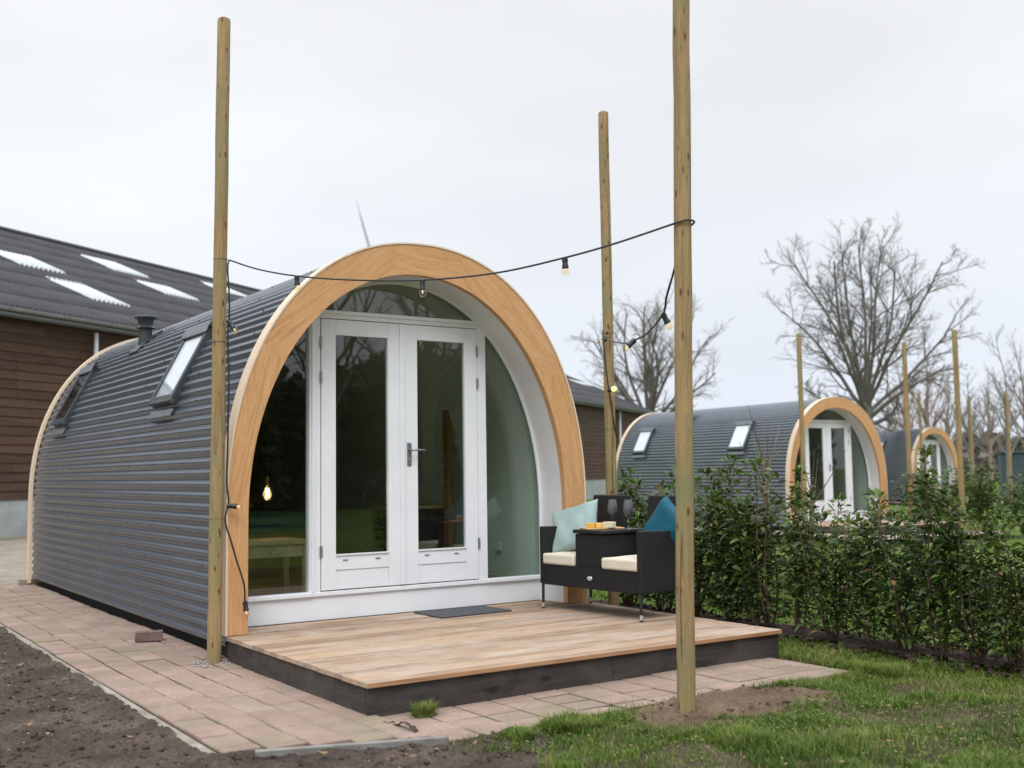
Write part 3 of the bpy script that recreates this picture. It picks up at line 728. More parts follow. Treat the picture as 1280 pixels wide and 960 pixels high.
        Lm = Matrix(((t_[0], 0, n_[0], a_[0]), (0, 1, 0, 0), (t_[1], 0, n_[1], a_[1]), (0, 0, 0, 1)))
        def tr(mb):
            mb.v = [tuple((Lm @ Vector(p))) for p in mb.v]; return mb
        # local: X up the slope, Y along the pod, Z outward
        top = .065
        mb = MB()
        mb.box(0, ya, -.08, Ls, ya+.045, top); mb.box(0, yb-.045, -.08, Ls, yb, top)
        mb.box(.0, ya+.0455, -.08, .05, yb-.0455, top-.004); mb.box(Ls-.06, ya+.0455, -.08, Ls, yb-.0455, top-.002)
        fr_ = tr(mb).build('roof_window', M['dgrey'], pod, bevel=.004)
        mb = MB(); mb.box(.06, ya+.05, top-.022, Ls-.065, yb-.05, top-.017); tr(mb).build('blind', M['blind'], fr_)
        mb = MB(); mb.box(.045, ya+.04, top-.016, Ls-.055, yb-.04, top-.008); tr(mb).build('roof_window_pane', M['glassblue'], fr_)
        mb = MB(); mb.box(.045, ya+.045, top-.008, .068, yb-.045, top-.002); mb.box(.068, ya+.045, top-.008, Ls-.08, ya+.068, top-.002); mb.box(.068, yb-.068, top-.008, Ls-.08, yb-.045, top-.002)
        tr(mb).build('sash', M['dgrey'], fr_)
        mb = MB(); mb.box(Ls-.085, ya-.01, top+.001, Ls+.02, yb+.01, top+.014); tr(mb).build('hood', M['slgrey'], fr_, bevel=.004)
        mb = MB(); mb.box(-.12, ya, -.006, -.045, yb-.02, .010); tr(mb).build('flashing', M['slgrey'], fr_, bevel=.004)
        mb = MB(); mb.box(Ls-.03, ya-.055, .05, Ls+.035, ya-.012, top+.015); tr(mb).build('bracket', M['blackp'], fr_, bevel=.003)
        mb = MB(); mb.box(-.02, ya-.03, .02, .02, ya-.002, top-.01); tr(mb).build('corner_piece', M['dgrey'], fr_, bevel=.003)
    # vent pipe
    vx, vy, vz = .66, 4.5, 2.73
    mb = MB(); mb.lathe([(.075, -.12), (.075, .12), (.068, .125), (.068, .20), (.10, .205), (.105, .21), (.075, .24), (.088, .30), (.092, .31)], (vx, vy, vz)); vp = mb.build('vent_pipe', M['blackv'], pod, autosmooth=True)
    mb = MB(); mb.lathe([(.092, .312), (.118, .314), (.122, .33), (.110, .348), (.04, .356), (.01, .357)], (vx, vy, vz)); mb.build('vent_cap', M['blackv'], vp, autosmooth=True)
    mb = MB(); mb.box(vx-.12, vy-.16, vz-.05, vx+.13, vy+.16, vz-.045)
    # weather collar following the roof
    sl_ = slice(int(np.argmin(abs(OUTR[:160, 0]-.52))), int(np.argmin(abs(OUTR[:200, 0]-.82))))
    mb = MB(); band(OUTR[sl_], -.006, .006, vy-.15, vy+.15, mb); mb.build('vent_collar', M['blackv'], vp, bevel=.002)
    return pod
wood_floor = wood('floor_boards', (.30, .20, .12), (.20, .13, .08), (10, 1, 10), 2, rough=.4)
wood_rear = wood('rear_boards', (.40, .26, .15), (.30, .19, .10), (10, 1, 1), 2, rough=.6)
M['blind'] = pmat('window_blind', (.86, .88, .90), (.82, .84, .87), .5, 2)
M['glassblue'] = glassmat('roof_glass', (.94, .96, .98), ior=1.8)
M['blackv'] = pmat('vent_plastic', (.022, .028, .030), (.04, .047, .05), .45, 8)

pod1 = build_pod()
tag(pod1, 'nearest and largest-looking arched pod with anthracite corrugated cladding, orange timber arch and white glazed doors, behind the wicker bench', 'cabin', 'arched glamping pods in a row')
pod1['label'] = 'nearest arched pod, its white double doors opening on the deck with the bench'

# ------------------------------------------------------------------ deck
def build_deck():
    dk = empty('wooden_deck')
    dd = 2.20
    r = random.Random(9)
    mb = MB(); nb = 24; pw = (dd+.36)/nb; y = -dd-.012
    for k in range(nb):
        y0 = y+k*pw; y1 = y0+pw-.007
        if y1 > .30: y1 = min(y1, .372)
        # boards stop against the arch legs
        segs = [(-.012, W+.012)] if y1 < -.012 else [(.152, 2.998)] if y0 > 0 else [(-.012, W+.012)]
        if y0 < 0 <= y1: y1 = -.013
        if y1-y0 < .02: continue
        for (xa, xb) in segs:
            zt = D+r.uniform(-.0012, .0012); rv = r.random()
            # profile with three shallow grooves
            prof = [(y0, zt-.003), (y0+.003, zt)]
            ng = 4
            for g in range(1, ng):
                c_ = y0+(y1-y0)*g/ng; prof += [(c_-.004, zt), (c_-.003, zt-.005), (c_+.003, zt-.005), (c_+.004, zt)]
            prof += [(y1-.003, zt), (y1, zt-.003), (y1, zt-.027), (y0, zt-.027)]
            mb.prism([(a, b_) for a, b_ in prof][::-1], xa, xb, 'x', rnd=rv)
    mb.build('deck_boards', M['deck'], dk)
    zf = D-.029
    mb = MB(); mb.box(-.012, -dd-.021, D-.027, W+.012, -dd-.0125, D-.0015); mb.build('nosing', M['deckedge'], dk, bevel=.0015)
    for (xa, xb) in ((0.004, 1.70), (1.703, W)):
        mb = MB(); mb.box(xa, -dd+.005, -.06, xb, -dd+.035, zf, rnd=r.random()); mb.build('fascia_board', M['fascia'], dk, bevel=.003)
    for (ya, yb) in ((-dd+.036, -1.78), (-1.777, -1.22), (-1.217, -.62), (-.617, -.0)):
        mb = MB(); mb.box(.0, ya, -.06, .03, yb, zf, rnd=r.random()); mb.build('fascia_board', M['fascia_y'], dk, bevel=.003)
    mb = MB(); mb.box(W-.03, -dd+.036, -.06, W, .0, zf, rnd=r.random()); mb.build('fascia_board', M['fascia_y'], dk, bevel=.003)
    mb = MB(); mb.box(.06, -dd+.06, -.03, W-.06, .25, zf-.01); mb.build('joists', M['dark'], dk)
    return dk
M['fascia_y'] = wood('stained_fascia_side', (.062, .052, .047), (.024, .021, .020), (7, 1, 7), 2.5, knots=2.0, kscale=(2.4, 1.0, 2.4), knotc=(.012, .01, .009), rough=.65, rnd=True, stain=((.075, .066, .061), 3.0), bmp=.6)
deck1 = build_deck()
tag(deck1, 'pale grooved timber deck with dark stained skirt carrying the wicker bench', 'deck', 'timber decks in front of the pods')

# ------------------------------------------------------------------ door mat, brick
mb = MB(); mb.box(-.335, -.215, 0, .335, .215, .012)
o = mb.build('door_mat', pmat('mat_pile', (.055, .06, .068), (.085, .09, .10), .95, 40, bmp=1, bscale=400, bdist=.004), bevel=.004); o.location = (1.985, .06, D+.001); o.rotation_euler = (0, 0, rad(1.5))
tag(o, 'flat dark grey door mat on the deck before the white doors', 'mat')
mb = MB(); mb.box(-.105, -.05, 0, .105, .05, .075)
o = mb.build('loose_brick', pmat('brick', (.135, .085, .075), (.20, .135, .115), .9, 14, bmp=.6, bscale=160), bevel=.005); o.location = (-.185, 1.27, .022); o.rotation_euler = (0, 0, rad(-16))
tag(o, 'loose reddish paving brick lying on the side path by the corrugated wall', 'brick')

# ------------------------------------------------------------------ poles
def pole(base, top, r0, label, group, ties=(), seed=0, cat='pole'):
    rr = random.Random(seed); base = Vector(base); top = Vector(top)
    root = empty('wooden_pole', tuple(base), 0, label, cat, group)
    n = 16; d = top-base; pts = []; rs_ = []
    for i in range(n+1):
        t = i/n; pts.append(d*t+Vector((rr.uniform(-1, 1), rr.uniform(-1, 1), 0))*.0022*(1 if 0 < i < n else 0)); rs_.append(r0*(1.03-.07*t)*(1+rr.uniform(-.012, .012)))
    pts = [d*(-.06/d.length)] + pts[1:]
    L_ = d.length; pts += [d*(1+.012/L_), d*(1+.018/L_)]; rs_ += [r0*.90, r0*.72]
    mb = MB(); mb.tube(pts, rs_, 20, rnd=rr.random()); mb.build('shaft', M['pole'], root, autosmooth=True)
    mb = MB(); mb.tube([d*(1+.0181/L_), d*(1+.0196/L_)], r0*.70, 20); mb.build('cut_end', M['polecut'], root)
    for z in ties:
        c_ = d*(z/L_); R_ = r0*1.03
        mb = MB(); mb.tube([(c_.x+R_*math.cos(a*.35), c_.y+R_*math.sin(a*.35), c_.z+.002*math.sin(a)) for a in range(19)]+[(c_.x+R_*1.0-.02, c_.y-R_*1.5, c_.z)], .0014, 5, cap=False)
        mb.build('tie_wire', M['wire'], root)
    return root
PA0, PA1 = (-.095, -.005, .0), (-.045, .03, 4.66)
PB0, PB1 = (3.50, -.01, -.04), (3.495, -.011, 4.56)
PC0, PC1 = (1.465, -3.12, .0), (1.535, -3.17, 4.55)
pole(PA0, PA1, .049, 'round timber pole at the left corner of the nearest deck, wire ties around it', None, (2.87, 2.27, 1.01), 1)
pole(PB0, PB1, .048, 'round timber pole behind the wicker bench, with a lit bulb hanging against it', None, (2.58, 1.72), 2)
pole(PC0, PC1, .050, 'knotty timber pole in the sandy patch before the deck, running out of the picture top', None, (), 3)

# ------------------------------------------------------------------ string lights
def smooth_path(pts, k=8):
    P = [Vector(p) for p in pts]; out_ = []
    for i in range(len(P)-1):
        p0 = P[max(i-1, 0)]; p1 = P[i]; p2 = P[i+1]; p3 = P[min(i+2, len(P)-1)]
        for j in range(k):
            t = j/k; out_.append(.5*((2*p1)+(-p0+p2)*t+(2*p0-5*p1+4*p2-p3)*t*t+(-p0+3*p1-3*p2+p3)*t**3))
    out_.append(P[-1]); return out_
M['bulbglass'] = emis('frosted_bulb', (1.0, .80, .50), .55)
M['bulbwarm'] = emis('warm_bulb', (1.0, .86, .22), 1.6)
root = empty('string_light', PA0, 0, 'black festoon cable with small bulbs, strung between the three timber poles and down them', 'string light')
O_ = Vector(PA0)
def lc(p): return tuple(Vector(p)-O_)
main = [(-.020, -.048, 2.862), (.10, -.30, 2.765), (.255, -.622, 2.68), (.465, -1.055, 2.604), (.714, -1.569, 2.546), (.954, -2.065, 2.535), (1.162, -2.496, 2.577), (1.30, -2.80, 2.622), (1.43, -3.10, 2.68)]
c3 = Vector((1.508, -3.150, 2.70)); 
wrap = [(c3.x-.058, c3.y-.02, 2.69), (c3.x-.02, c3.y-.062, 2.70), (c3.x+.045, c3.y-.045, 2.70), (c3.x+.062, c3.y+.02, 2.68), (c3.x+.02, c3.y+.06, 2.60)]
span2 = [(1.52, -3.06, 2.46), (1.552, -2.95, 2.31), (1.625, -2.835, 2.229), (1.85, -2.43, 2.172), (2.035, -2.088, 2.176)]
# far end of the second span, at the pole behind the bench
def seg(a, b, t, sag): a = Vector(a); b = Vector(b); p = a.lerp(b, t); p.z -= sag; return tuple(p)
cab = MB(); cab.tube([lc(p) for p in smooth_path(main+wrap+span2+[(2.45, -1.50, 2.24), (2.95, -.75, 2.36), (3.42, -.07, 2.49), (3.45, -.06, 2.55)])], .0062, 6)
cab.build('cable', M['cable'], root, smooth=True)
dl = [(-.022, -.050, 2.862), (-.034, -.052, 2.80), (-.022, -.054, 2.60), (-.020, -.052, 2.42), (-.030, -.054, 2.30), (-.020, -.052, 2.00), (-.025, -.054, 1.6), (-.03, -.054, 1.28), (-.018, -.055, 1.12), (-.042, -.056, 1.00), (.0, -.056, .86), (.05, -.05, .70), (.105, -.04, .54), (.112, -.04, .40)]
cab = MB(); cab.tube([lc(p) for p in smooth_path(dl)], .0062, 6); cab.build('cable', M['cable'], root, smooth=True)
dr = [(3.40, -.06, 2.56), (3.385, -.075, 2.52), (3.39, -.085, 2.36), (3.42, -.085, 2.1), (3.455, -.085, 1.90), (3.485, -.08, 1.75), (3.54, -.05, 1.62)]
cab = MB(); cab.tube([lc(p) for p in smooth_path(dr)], .0062, 6); cab.build('cable', M['cable'], root, smooth=True)
def bulb(p, d, lit=False):
    p = Vector(lc(p)); d = Vector(d).normalized()
    mb = MB(); mb.tube([p-d*.012, p-d*.008, p+d*.018, p+d*.020, p+d*.052, p+d*.056], [.012, .0175, .0185, .0155, .021, .019], 14)
    sk = mb.build('bulb_socket', M['cable'], root, autosmooth=True)
    prof = [(.013, .054), (.020, .062), (.0235, .075), (.021, .089), (.012, .099), (.002, .102)]
    mb = MB(); mb.tube([p+d*z for r_, z in prof], [r_ for r_, z in prof], 14)
    mb.build('bulb', M['bulbwarm'] if lit else M['bulbclear'], sk, smooth=True)
    if lit: return
    mb = MB(); mb.tube([p+d*.056, p+d*.070, p+d*.082], [.003, .006, .002], 6); mb.build('filament', M['bulbglass'], sk)
M['bulbclear'] = glassmat('bulb_glass', (1.0, .93, .80), ior=1.5)
bulb((.255, -.622, 2.672), (.08, 0, -1)); bulb((.714, -1.569, 2.538), (0, 0, -1)); bulb((1.162, -2.496, 2.569), (.05, 0, -1))
bulb((1.628, -2.835, 2.222), (.35, -.25, -.9)); bulb((2.03, -2.088, 2.17), (-.7, .2, -.62)); bulb((3.42, -.085, 2.48), (-.9, -.1, -.35))
bulb((-.022, -.056, 2.41), (.45, -.3, -.75)); bulb((-.018, -.056, 1.10), (1, -.3, -.1)); bulb((.113, -.045, .41), (.1, -.1, -1))
bulb((3.435, -.09, 2.02), (-.15, -.95, .1), True)
# ------------------------------------------------------------------ wicker bench
def weavemat():
    m, t, b = nodes('black_wicker'); setp(b, .5, 0, .35)
    v = vec(t, 'Object', (1, 1, 1))
    def wave(dirn, sc):
        w_ = t.nodes.new('ShaderNodeTexWave'); w_.wave_type = 'BANDS'; w_.bands_direction = dirn; w_.inputs['Scale'].default_value = sc; w_.inputs['Distortion'].default_value = .4
        t.links.new(v, w_.inputs[0]); return w_.outputs['Fac']
    d1 = wave('DIAGONAL', 26); z1 = wave('Z', 48)
    mul_ = t.nodes.new('ShaderNodeMath'); mul_.operation = 'MULTIPLY'; t.links.new(d1, mul_.inputs[0]); t.links.new(z1, mul_.inputs[1])
    t.links.new(ramp_(t, mul_.outputs[0], [(0, (.005, .005, .006)), (.6, (.016, .016, .018))]), b.inputs['Base Color'])
    bump(t, b, mul_.outputs[0], .9, .006); return m
M['wicker'] = weavemat()
def fabric(name, c1, c2, sc=900, rough=.9):
    m, t, b = nodes(name); setp(b, rough, 0, .15); b.inputs['Sheen Weight'].default_value = .03
    v = vec(t, 'Object')
    t.links.new(ramp_(t, noise(t, v, 6, 6), [(.35, c1), (.65, c2)]), b.inputs['Base Color'])
    bump(t, b, noise(t, v, sc, 2), .4, .0015); return m
M['cream'] = fabric('cream_fabric', (.70, .64, .53), (.62, .56, .46))
M['mint'] = fabric('mint_linen', (.34, .44, .425), (.26, .36, .35))
M['teal'] = fabric('teal_velvet', (.006, .095, .145), (.004, .066, .105), 500, .6)
M['capmetal'] = pmat('leg_cap', (.62, .60, .56), None, .35, 5, metal=.5)
BX, BY, BR = (2.635+2.704)/2, (-.113-1.32)/2, rad(-86.7)
bench = empty('wicker_bench', (BX, BY, D), BR, 'black wicker two-seat bench with a table between its seats, standing on the deck', 'bench')
def bb(x0, y0, z0, x1, y1, z1, name, mat=None, bev=.008):
    mb = MB(); mb.box(x0, y0, z0, x1, y1, z1); return mb.build(name, mat or M['wicker'], bench, bevel=bev, seg=3)
hw = .605
bb(-hw+.05, .0, .20, hw-.05, .028, .372, 'front_apron')
bb(-hw+.05, .0285, .335, hw-.05, .52, .365, 'seat_deck')
bb(-hw+.05, .52, .20, hw-.05, .545, .40, 'rear_apron')
for s in (-1, 1):
    xa, xb = sorted((s*hw, s*(hw-.048)))
    mb = MB(); mb.prism([(-.005, .205), (.56, .205), (.56, .66), (-.005, .675)], xa, xb, 'x')
    mb.build('armrest', M['wicker'], bench, bevel=.012, seg=3)
    # backrest, inner edge raking away from the table towards the top
    xo = s*(hw-.05); xi0 = s*.155; xi1 = s*.115
    mb = MB()
    def q(x, z, y): return (x, y+(z-.36)*.16, z)
    V = [q(xo, .30, .47), q(xi0, .30, .47), q(xi1, .925, .47), q(xo*1.0, .925, .47), q(xo, .30, .505), q(xi0, .30, .505), q(xi1, .925, .505), q(xo*1.0, .925, .505)]
    mb.add(V, [(0, 1, 2, 3), (7, 6, 5, 4), (0, 4, 5, 1), (1, 5, 6, 2), (2, 6, 7, 3), (3, 7, 4, 0)])
    mb.build('backrest', M['wicker'], bench, bevel=.012, seg=3)
    for (yy, ln) in ((.012, 0), (.535, 0)):
        mb = MB(); mb.tube([(s*(hw-.024), yy, .21), (s*(hw-.022), yy, .034)], [.0125, .0115], 12); lg = mb.build('leg', M['blackp'], bench, smooth=False, autosmooth=True)
        mb = MB(); mb.tube([(s*(hw-.022), yy, .048), (s*(hw-.022), yy, .012)], .0135, 12); mb.build('foot_cap', M['capmetal'], lg, autosmooth=True)
        mb = MB(); mb.tube([(s*(hw-.022), yy, .0125), (s*(hw-.022), yy, .0)], .0145, 12); mb.build('foot_pad', M['blackp'], lg, autosmooth=True)
bb(-.155, .004, .37, .155, .46, .628, 'table_box')
bb(-.175, -.008, .632, .175, .50, .662, 'tabletop', None, .010)
mb = MB(); mb.tube([(.02, -.0015, .285), (.02, -.006, .285)], [.022, .019], 20)
mb.v = [(.02+(x-.02)*1.35, y, .285+(z-.285)*.85) for x, y, z in mb.v]
mb.build('emblem_plate', M['capmetal'], bench, autosmooth=True)
BM = Matrix.Translation((BX, BY, D)) @ Matrix.Rotation(BR, 4, 'Z')
def onb(o, p, rot=(0, 0, 0)):
    o.matrix_world = BM @ Matrix.Translation(p) @ (Matrix.Rotation(rot[2], 4, 'Z') @ Matrix.Rotation(rot[1], 4, 'Y') @ Matrix.Rotation(rot[0], 4, 'X')); return o
def cushion(name, sx, sy, th, mat, puff=.25, seedv=0, pinch=.0, wr=.004):
    nn = 22; V = []; F = []
    r = np.random.RandomState(seedv)
    for side in (1, -1):
        for j in range(nn+1):
            for i in range(nn+1):
                u = i/nn*2-1; v_ = j/nn*2-1
                prof = ((1-abs(u)**3.2)*(1-abs(v_)**3.2))**(puff)
                px_ = u*sx/2*(1-pinch*(1-abs(v_)**2)*abs(u)**2); py_ = v_*sy/2*(1-pinch*(1-abs(u)**2)*abs(v_)**2)
                wz = wr*math.sin(u*5+seedv)*math.cos(v_*4+u*3+seedv)
                V.append((px_, py_, side*th/2*prof+wz))
    n1 = (nn+1)**2
    for s_ in range(2):
        for j in range(nn):
            for i in range(nn):
                a = s_*n1+j*(nn+1)+i; f_ = (a, a+1, a+nn+2, a+nn+1); F.append(f_ if s_ == 0 else f_[::-1])
    mb = MB(); mb.add(V, F); o = mb.build(name, mat, None, smooth=True)
    w_ = o.modifiers.new('weld', 'WELD'); w_.merge_threshold = .0008
    return o
def boxcush():
    mb = MB(); n = 14; V = []; F = []
    for s_ in (0, 1):
        for j in range(n+1):
            for i in range(n+1):
                u = i/n*2-1; v_ = j/n*2-1; V.append((u*.198, v_*.245, (-.047 if s_ == 0 else .040+.012*(1-u*u)*(1-v_*v_)+.002*math.sin(u*7+v_*3))))
    n1 = (n+1)**2
    for s_ in (0, 1):
        for j in range(n):
            for i in range(n):
                a = s_*n1+j*(n+1)+i; f_ = (a, a+1, a+n+2, a+n+1); F.append(f_ if s_ else f_[::-1])
    ring = [i for i in range(n)]+[n+(n+1)*j for j in range(n)]+[n1-1-i for i in range(n)]+[(n+1)*(n-j) for j in range(n)]
    for k in range(len(ring)):
        a, b_ = ring[k], ring[(k+1) % len(ring)]; F.append((a, b_, b_+n1, a+n1))
    mb.add(V, F); return mb.build('seat_cushion', M['cream'], None, bevel=.016, seg=3, autosmooth=True)
c1 = boxcush(); onb(c1, (-.362, .235, .415))
tag(c1, 'cream seat cushion on the left seat of the wicker bench, below the mint pillow', 'cushion', 'cream seat cushions')
c2 = boxcush(); onb(c2, (.362, .235, .415))
tag(c2, 'cream seat cushion on the right seat of the wicker bench, below the teal pillow', 'cushion', 'cream seat cushions')
p1 = cushion('pillow', .46, .42, .15, M['mint'], .42, 3, .08, .006); onb(p1, (-.44, .25, .655), (rad(62), rad(-17), rad(20)))
tag(p1, 'pale mint scatter pillow leaning in the left corner of the bench', 'pillow')
p2 = cushion('pillow', .40, .40, .16, M['teal'], .42, 5, .06, .006); onb(p2, (.455, .405, .668), (rad(70), rad(30), rad(-18)))
tag(p2, 'dark teal velvet pillow leaning on the right backrest of the bench', 'pillow')
# board, cheese, glasses
TZ = .6625
mb = MB(); mb.box(-.16, -.09, 0, .16, .09, .012)
o = mb.build('cutting_board', wood('board_wood', (.62, .38, .18), (.5, .29, .12), (1, 9, 9), 3), bevel=.004); onb(o, (-.035, .19, TZ), (0, 0, rad(68)))
tag(o, 'light wooden board with cheese on the bench table', 'board')
def cheese(name, poly, h, p, rz, mat, label, group=None):
    mb = MB(); mb.prism(poly, 0, h); o = mb.build(name, mat, bevel=.003); onb(o, p, (0, 0, rz)); tag(o, label, 'cheese', group); return o
M['orangech'] = pmat('orange_cheese', (.80, .36, .05), (.72, .42, .10), .45, 20, bmp=.2)
M['yellowch'] = pmat('yellow_cheese', (.78, .55, .18), (.72, .48, .14), .45, 20, bmp=.2)
M['palech'] = pmat('pale_cheese', (.78, .71, .52), (.52, .46, .30), .55, 60, bmp=.3, bscale=200, lo=.55, hi=.7)
cheese('cheese_wedge', [(-.035, -.02), (.035, -.022), (.03, .022), (-.02, .02)], .036, (-.075, .11, TZ+.0125), rad(20), M['orangech'], 'bright orange cheese piece nearest the left end of the board')
cheese('cheese_wedge', [(-.03, -.02), (.03, -.02), (.028, .022), (-.03, .018)], .038, (-.03, .155, TZ+.0125), rad(70), M['yellowch'], 'yellow cheese piece between the orange piece and the speckled block')
cheese('cheese_block', [(-.045, -.03), (.045, -.032), (.04, .03), (-.042, .028)], .046, (.045, .20, TZ+.0125), rad(12), M['palech'], 'pale speckled cheese block nearest the wine glasses')
M['wine'] = pmat('red_wine', (.022, .003, .006), (.03, .004, .008), .08, 3)
def hazed():
    m = glassmat('hazed_bowl', (.80, .80, .84), ior=1.6); t = m.node_tree; ms0 = [n for n in t.nodes if n.type == 'MIX_SHADER'][0]
    df = t.nodes.new('ShaderNodeBsdfDiffuse'); df.inputs[0].default_value = (.30, .32, .36, 1); ms = t.nodes.new('ShaderNodeMixShader'); ms.inputs[0].default_value = .22
    t.links.new(ms0.outputs[0], ms.inputs[1]); t.links.new(df.outputs[0], ms.inputs[2]); t.links.new(ms.outputs[0], [n for n in t.nodes if n.type == 'OUTPUT_MATERIAL'][0].inputs[0]); return m
M['smoke'] = hazed()
def glass(p, label):
    g = empty('wine_glass', (0, 0, 0), 0, label, 'wine glass', 'wine glasses on the bench table')
    g.matrix_world = BM @ Matrix.Translation(p)
    mb = MB(); mb.lathe([(.036, 0), (.036, .0015), (.012, .004), (.004, .008), (.0035, .085), (.006, .090)], sides=20); mb.build('stem', M['glass2'], g, smooth=True)
    mb = MB(); pr = [(.006, .090), (.026, .104), (.039, .130), (.040, .150), (.036, .192), (.031, .232)]
    n = len(pr); V = []; sd = 24
    for r_, z in pr:
        for k in range(sd): V.append((r_*math.cos(6.2832*k/sd), r_*math.sin(6.2832*k/sd), z))
    mb.add(V, [(i*sd+k, i*sd+(k+1) % sd, (i+1)*sd+(k+1) % sd, (i+1)*sd+k) for i in range(n-1) for k in range(sd)]); mb.build('bowl', M['smoke'], g, smooth=True)
    mb = MB(); mb.lathe([(.002, .092), (.024, .105), (.0378, .130), (.0388, .150), (.037, .168), (.001, .1681)], sides=24); mb.build('wine', M['wine'], g, smooth=False, autosmooth=True)
glass((-.105, .37, TZ), 'left one of the two red wine glasses at the back of the bench table')
glass((.115, .34, TZ), 'right one of the two red wine glasses at the back of the bench table')

# ------------------------------------------------------------------ inside the nearest pod
FZ = .342
M['pine'] = wood('pale_pine', (.50, .38, .22), (.38, .27, .15), (1, 9, 1), 3)
M['oak'] = wood('orange_wood', (.36, .17, .07), (.24, .11, .045), (9, 9, 1), 2.5)
t_ = empty('pine_table', (.80, 1.15, FZ), 0, 'pale pine side table behind the left window of the nearest pod', 'table')
mb = MB(); mb.box(-.40, -.22, .40, .24, .25, .435); mb.build('tabletop', M['pine'], t_, bevel=.004)
mb = MB(); mb.box(-.40, -.20, .30, .20, -.175, .399); mb.build('apron', M['pine'], t_)
for x in (-.36, .20):
    for y in (-.19, .22): mb = MB(); mb.box(x-.022, y-.022, 0, x+.022, y+.022, .3995); mb.build('leg', M['pine'], t_)
t_ = empty('pendant_bulb', (.93, 1.62, 2.5), 0, 'glowing round filament bulb hanging behind the left window', 'lamp')
mb = MB(); mb.tube([(0, 0, .3), (0, 0, -1.22)], .003, 6); mb.build('cord', M['blackp'], t_)
mb = MB(); mb.tube([(0, 0, -1.20), (0, 0, -1.27)], .016, 12); mb.build('bulb_socket', pmat('brass', (.45, .30, .10), None, .35, 5, metal=1), t_)
mb = MB(); mb.lathe([(.014, -1.27), (.045, -1.31), (.055, -1.35), (.045, -1.40), (.01, -1.42)], sides=16); mb.build('bulb', M['glass2'], t_, smooth=True)
mb = MB()
for k in range(4): mb.tube([(.012*math.cos(k*1.57), .012*math.sin(k*1.57), -1.30), (.015*math.cos(k*1.57), .015*math.sin(k*1.57), -1.385)], .0045, 5)
mb.build('filament', emis('hot_filament', (1, .62, .22), 9), t_)
pl_ = bpy.data.lights.new('bulb_light', 'POINT'); pl_.energy = 3; pl_.color = (1, .62, .28); pl_.shadow_soft_size = .05
po = bpy.data.objects.new('bulb_light', pl_); COL.objects.link(po); po.location = (0, 0, -1.36); po.parent = t_
t_ = empty('kitchen_cabinet', (2.55, 2.1, FZ), 0, 'dark wooden cabinet with bottles inside the nearest pod', 'cabinet')
mb = MB(); mb.box(-.20, -.25, 0, .35, .30, .62); mb.build('carcass', pmat('cab', (.04, .034, .03), None, .5, 3), t_, bevel=.004)
mb = MB(); mb.box(-.22, -.27, .621, .37, .32, .655); mb.build('worktop', M['pine'], t_, bevel=.004)
def bottle(x, y, col, label, h=1.0):
    mb = MB(); mb.lathe([(.035, 0), (.037, .01), (.037, .18*h), (.030, .21*h), (.014, .24*h), (.013, .30*h), (.015, .302*h), (.015, .315*h)], sides=18)
    o = mb.build('wine_bottle', pmat('bottle_glass', col, None, .12, 3), None, autosmooth=True); o.location = (x, y, FZ+.6555)
    tag(o, label, 'bottle')
    mb = MB(); mb.lathe([(.0375, .06), (.0376, .061), (.0376, .13), (.0375, .131)], sides=18); mb.build('paper_label', pmat('paper', (.55, .52, .45), None, .8, 5), o, smooth=True)
bottle(2.52, 1.95, (.01, .018, .01), 'dark wine bottle with pale label on the cabinet behind the right door')
bottle(2.40, 2.08, (.05, .022, .008), 'small brown bottle standing left of the dark wine bottle', .8)
mb = MB(); mb.box(-.03, -.05, 0, .03, .05, 1.75); o = mb.build('timber_post', M['oak'], bevel=.004); o.location = (2.86, 1.75, FZ); tag(o, 'orange timber post inside, seen between the right door and right window', 'post')
mb = MB(); mb.box(-.006, -.05, -.06, .0, .05, .06); th_ = mb.build('thermostat', M['whitep'], bevel=.003); th_.location = (2.985, 1.05, 1.42); tag(th_, 'white thermostat with dark screen on the inner wall behind the right window', 'thermostat')
mb = MB(); mb.box(-.0085, -.03, -.01, -.0062, .02, .04); mb.build('screen', M['blackp'], th_)
mb = MB(); mb.box(-.008, -.05, -.04, .0, .05, .04); so_ = mb.build('wall_socket', M['whitep'], bevel=.003); so_.location = (2.985, 1.05, .62); tag(so_, 'white double socket low on the inner wall behind the right window', 'socket')
for y in (-.025, .025): mb = MB(); mb.tube([(-.0082, y, 0), (-.0095, y, 0)], .016, 14); mb.build('outlet', M['soffit'], so_)
# bed with blue cover further inside
t_ = empty('bed', (1.2, 4.6, FZ), 0, 'bed with a blue cover deep inside the nearest pod', 'bed')
mb = MB(); mb.box(-.9, -1.1, 0, 1.2, 1.4, .35); mb.build('bed_base', M['oak'], t_)
mb = MB(); mb.box(-.88, -1.08, .351, 1.18, 1.38, .55); mb.build('bed_cover', fabric('blue_cover', (.02, .10, .22), (.03, .14, .27)), t_, bevel=.05, seg=3)

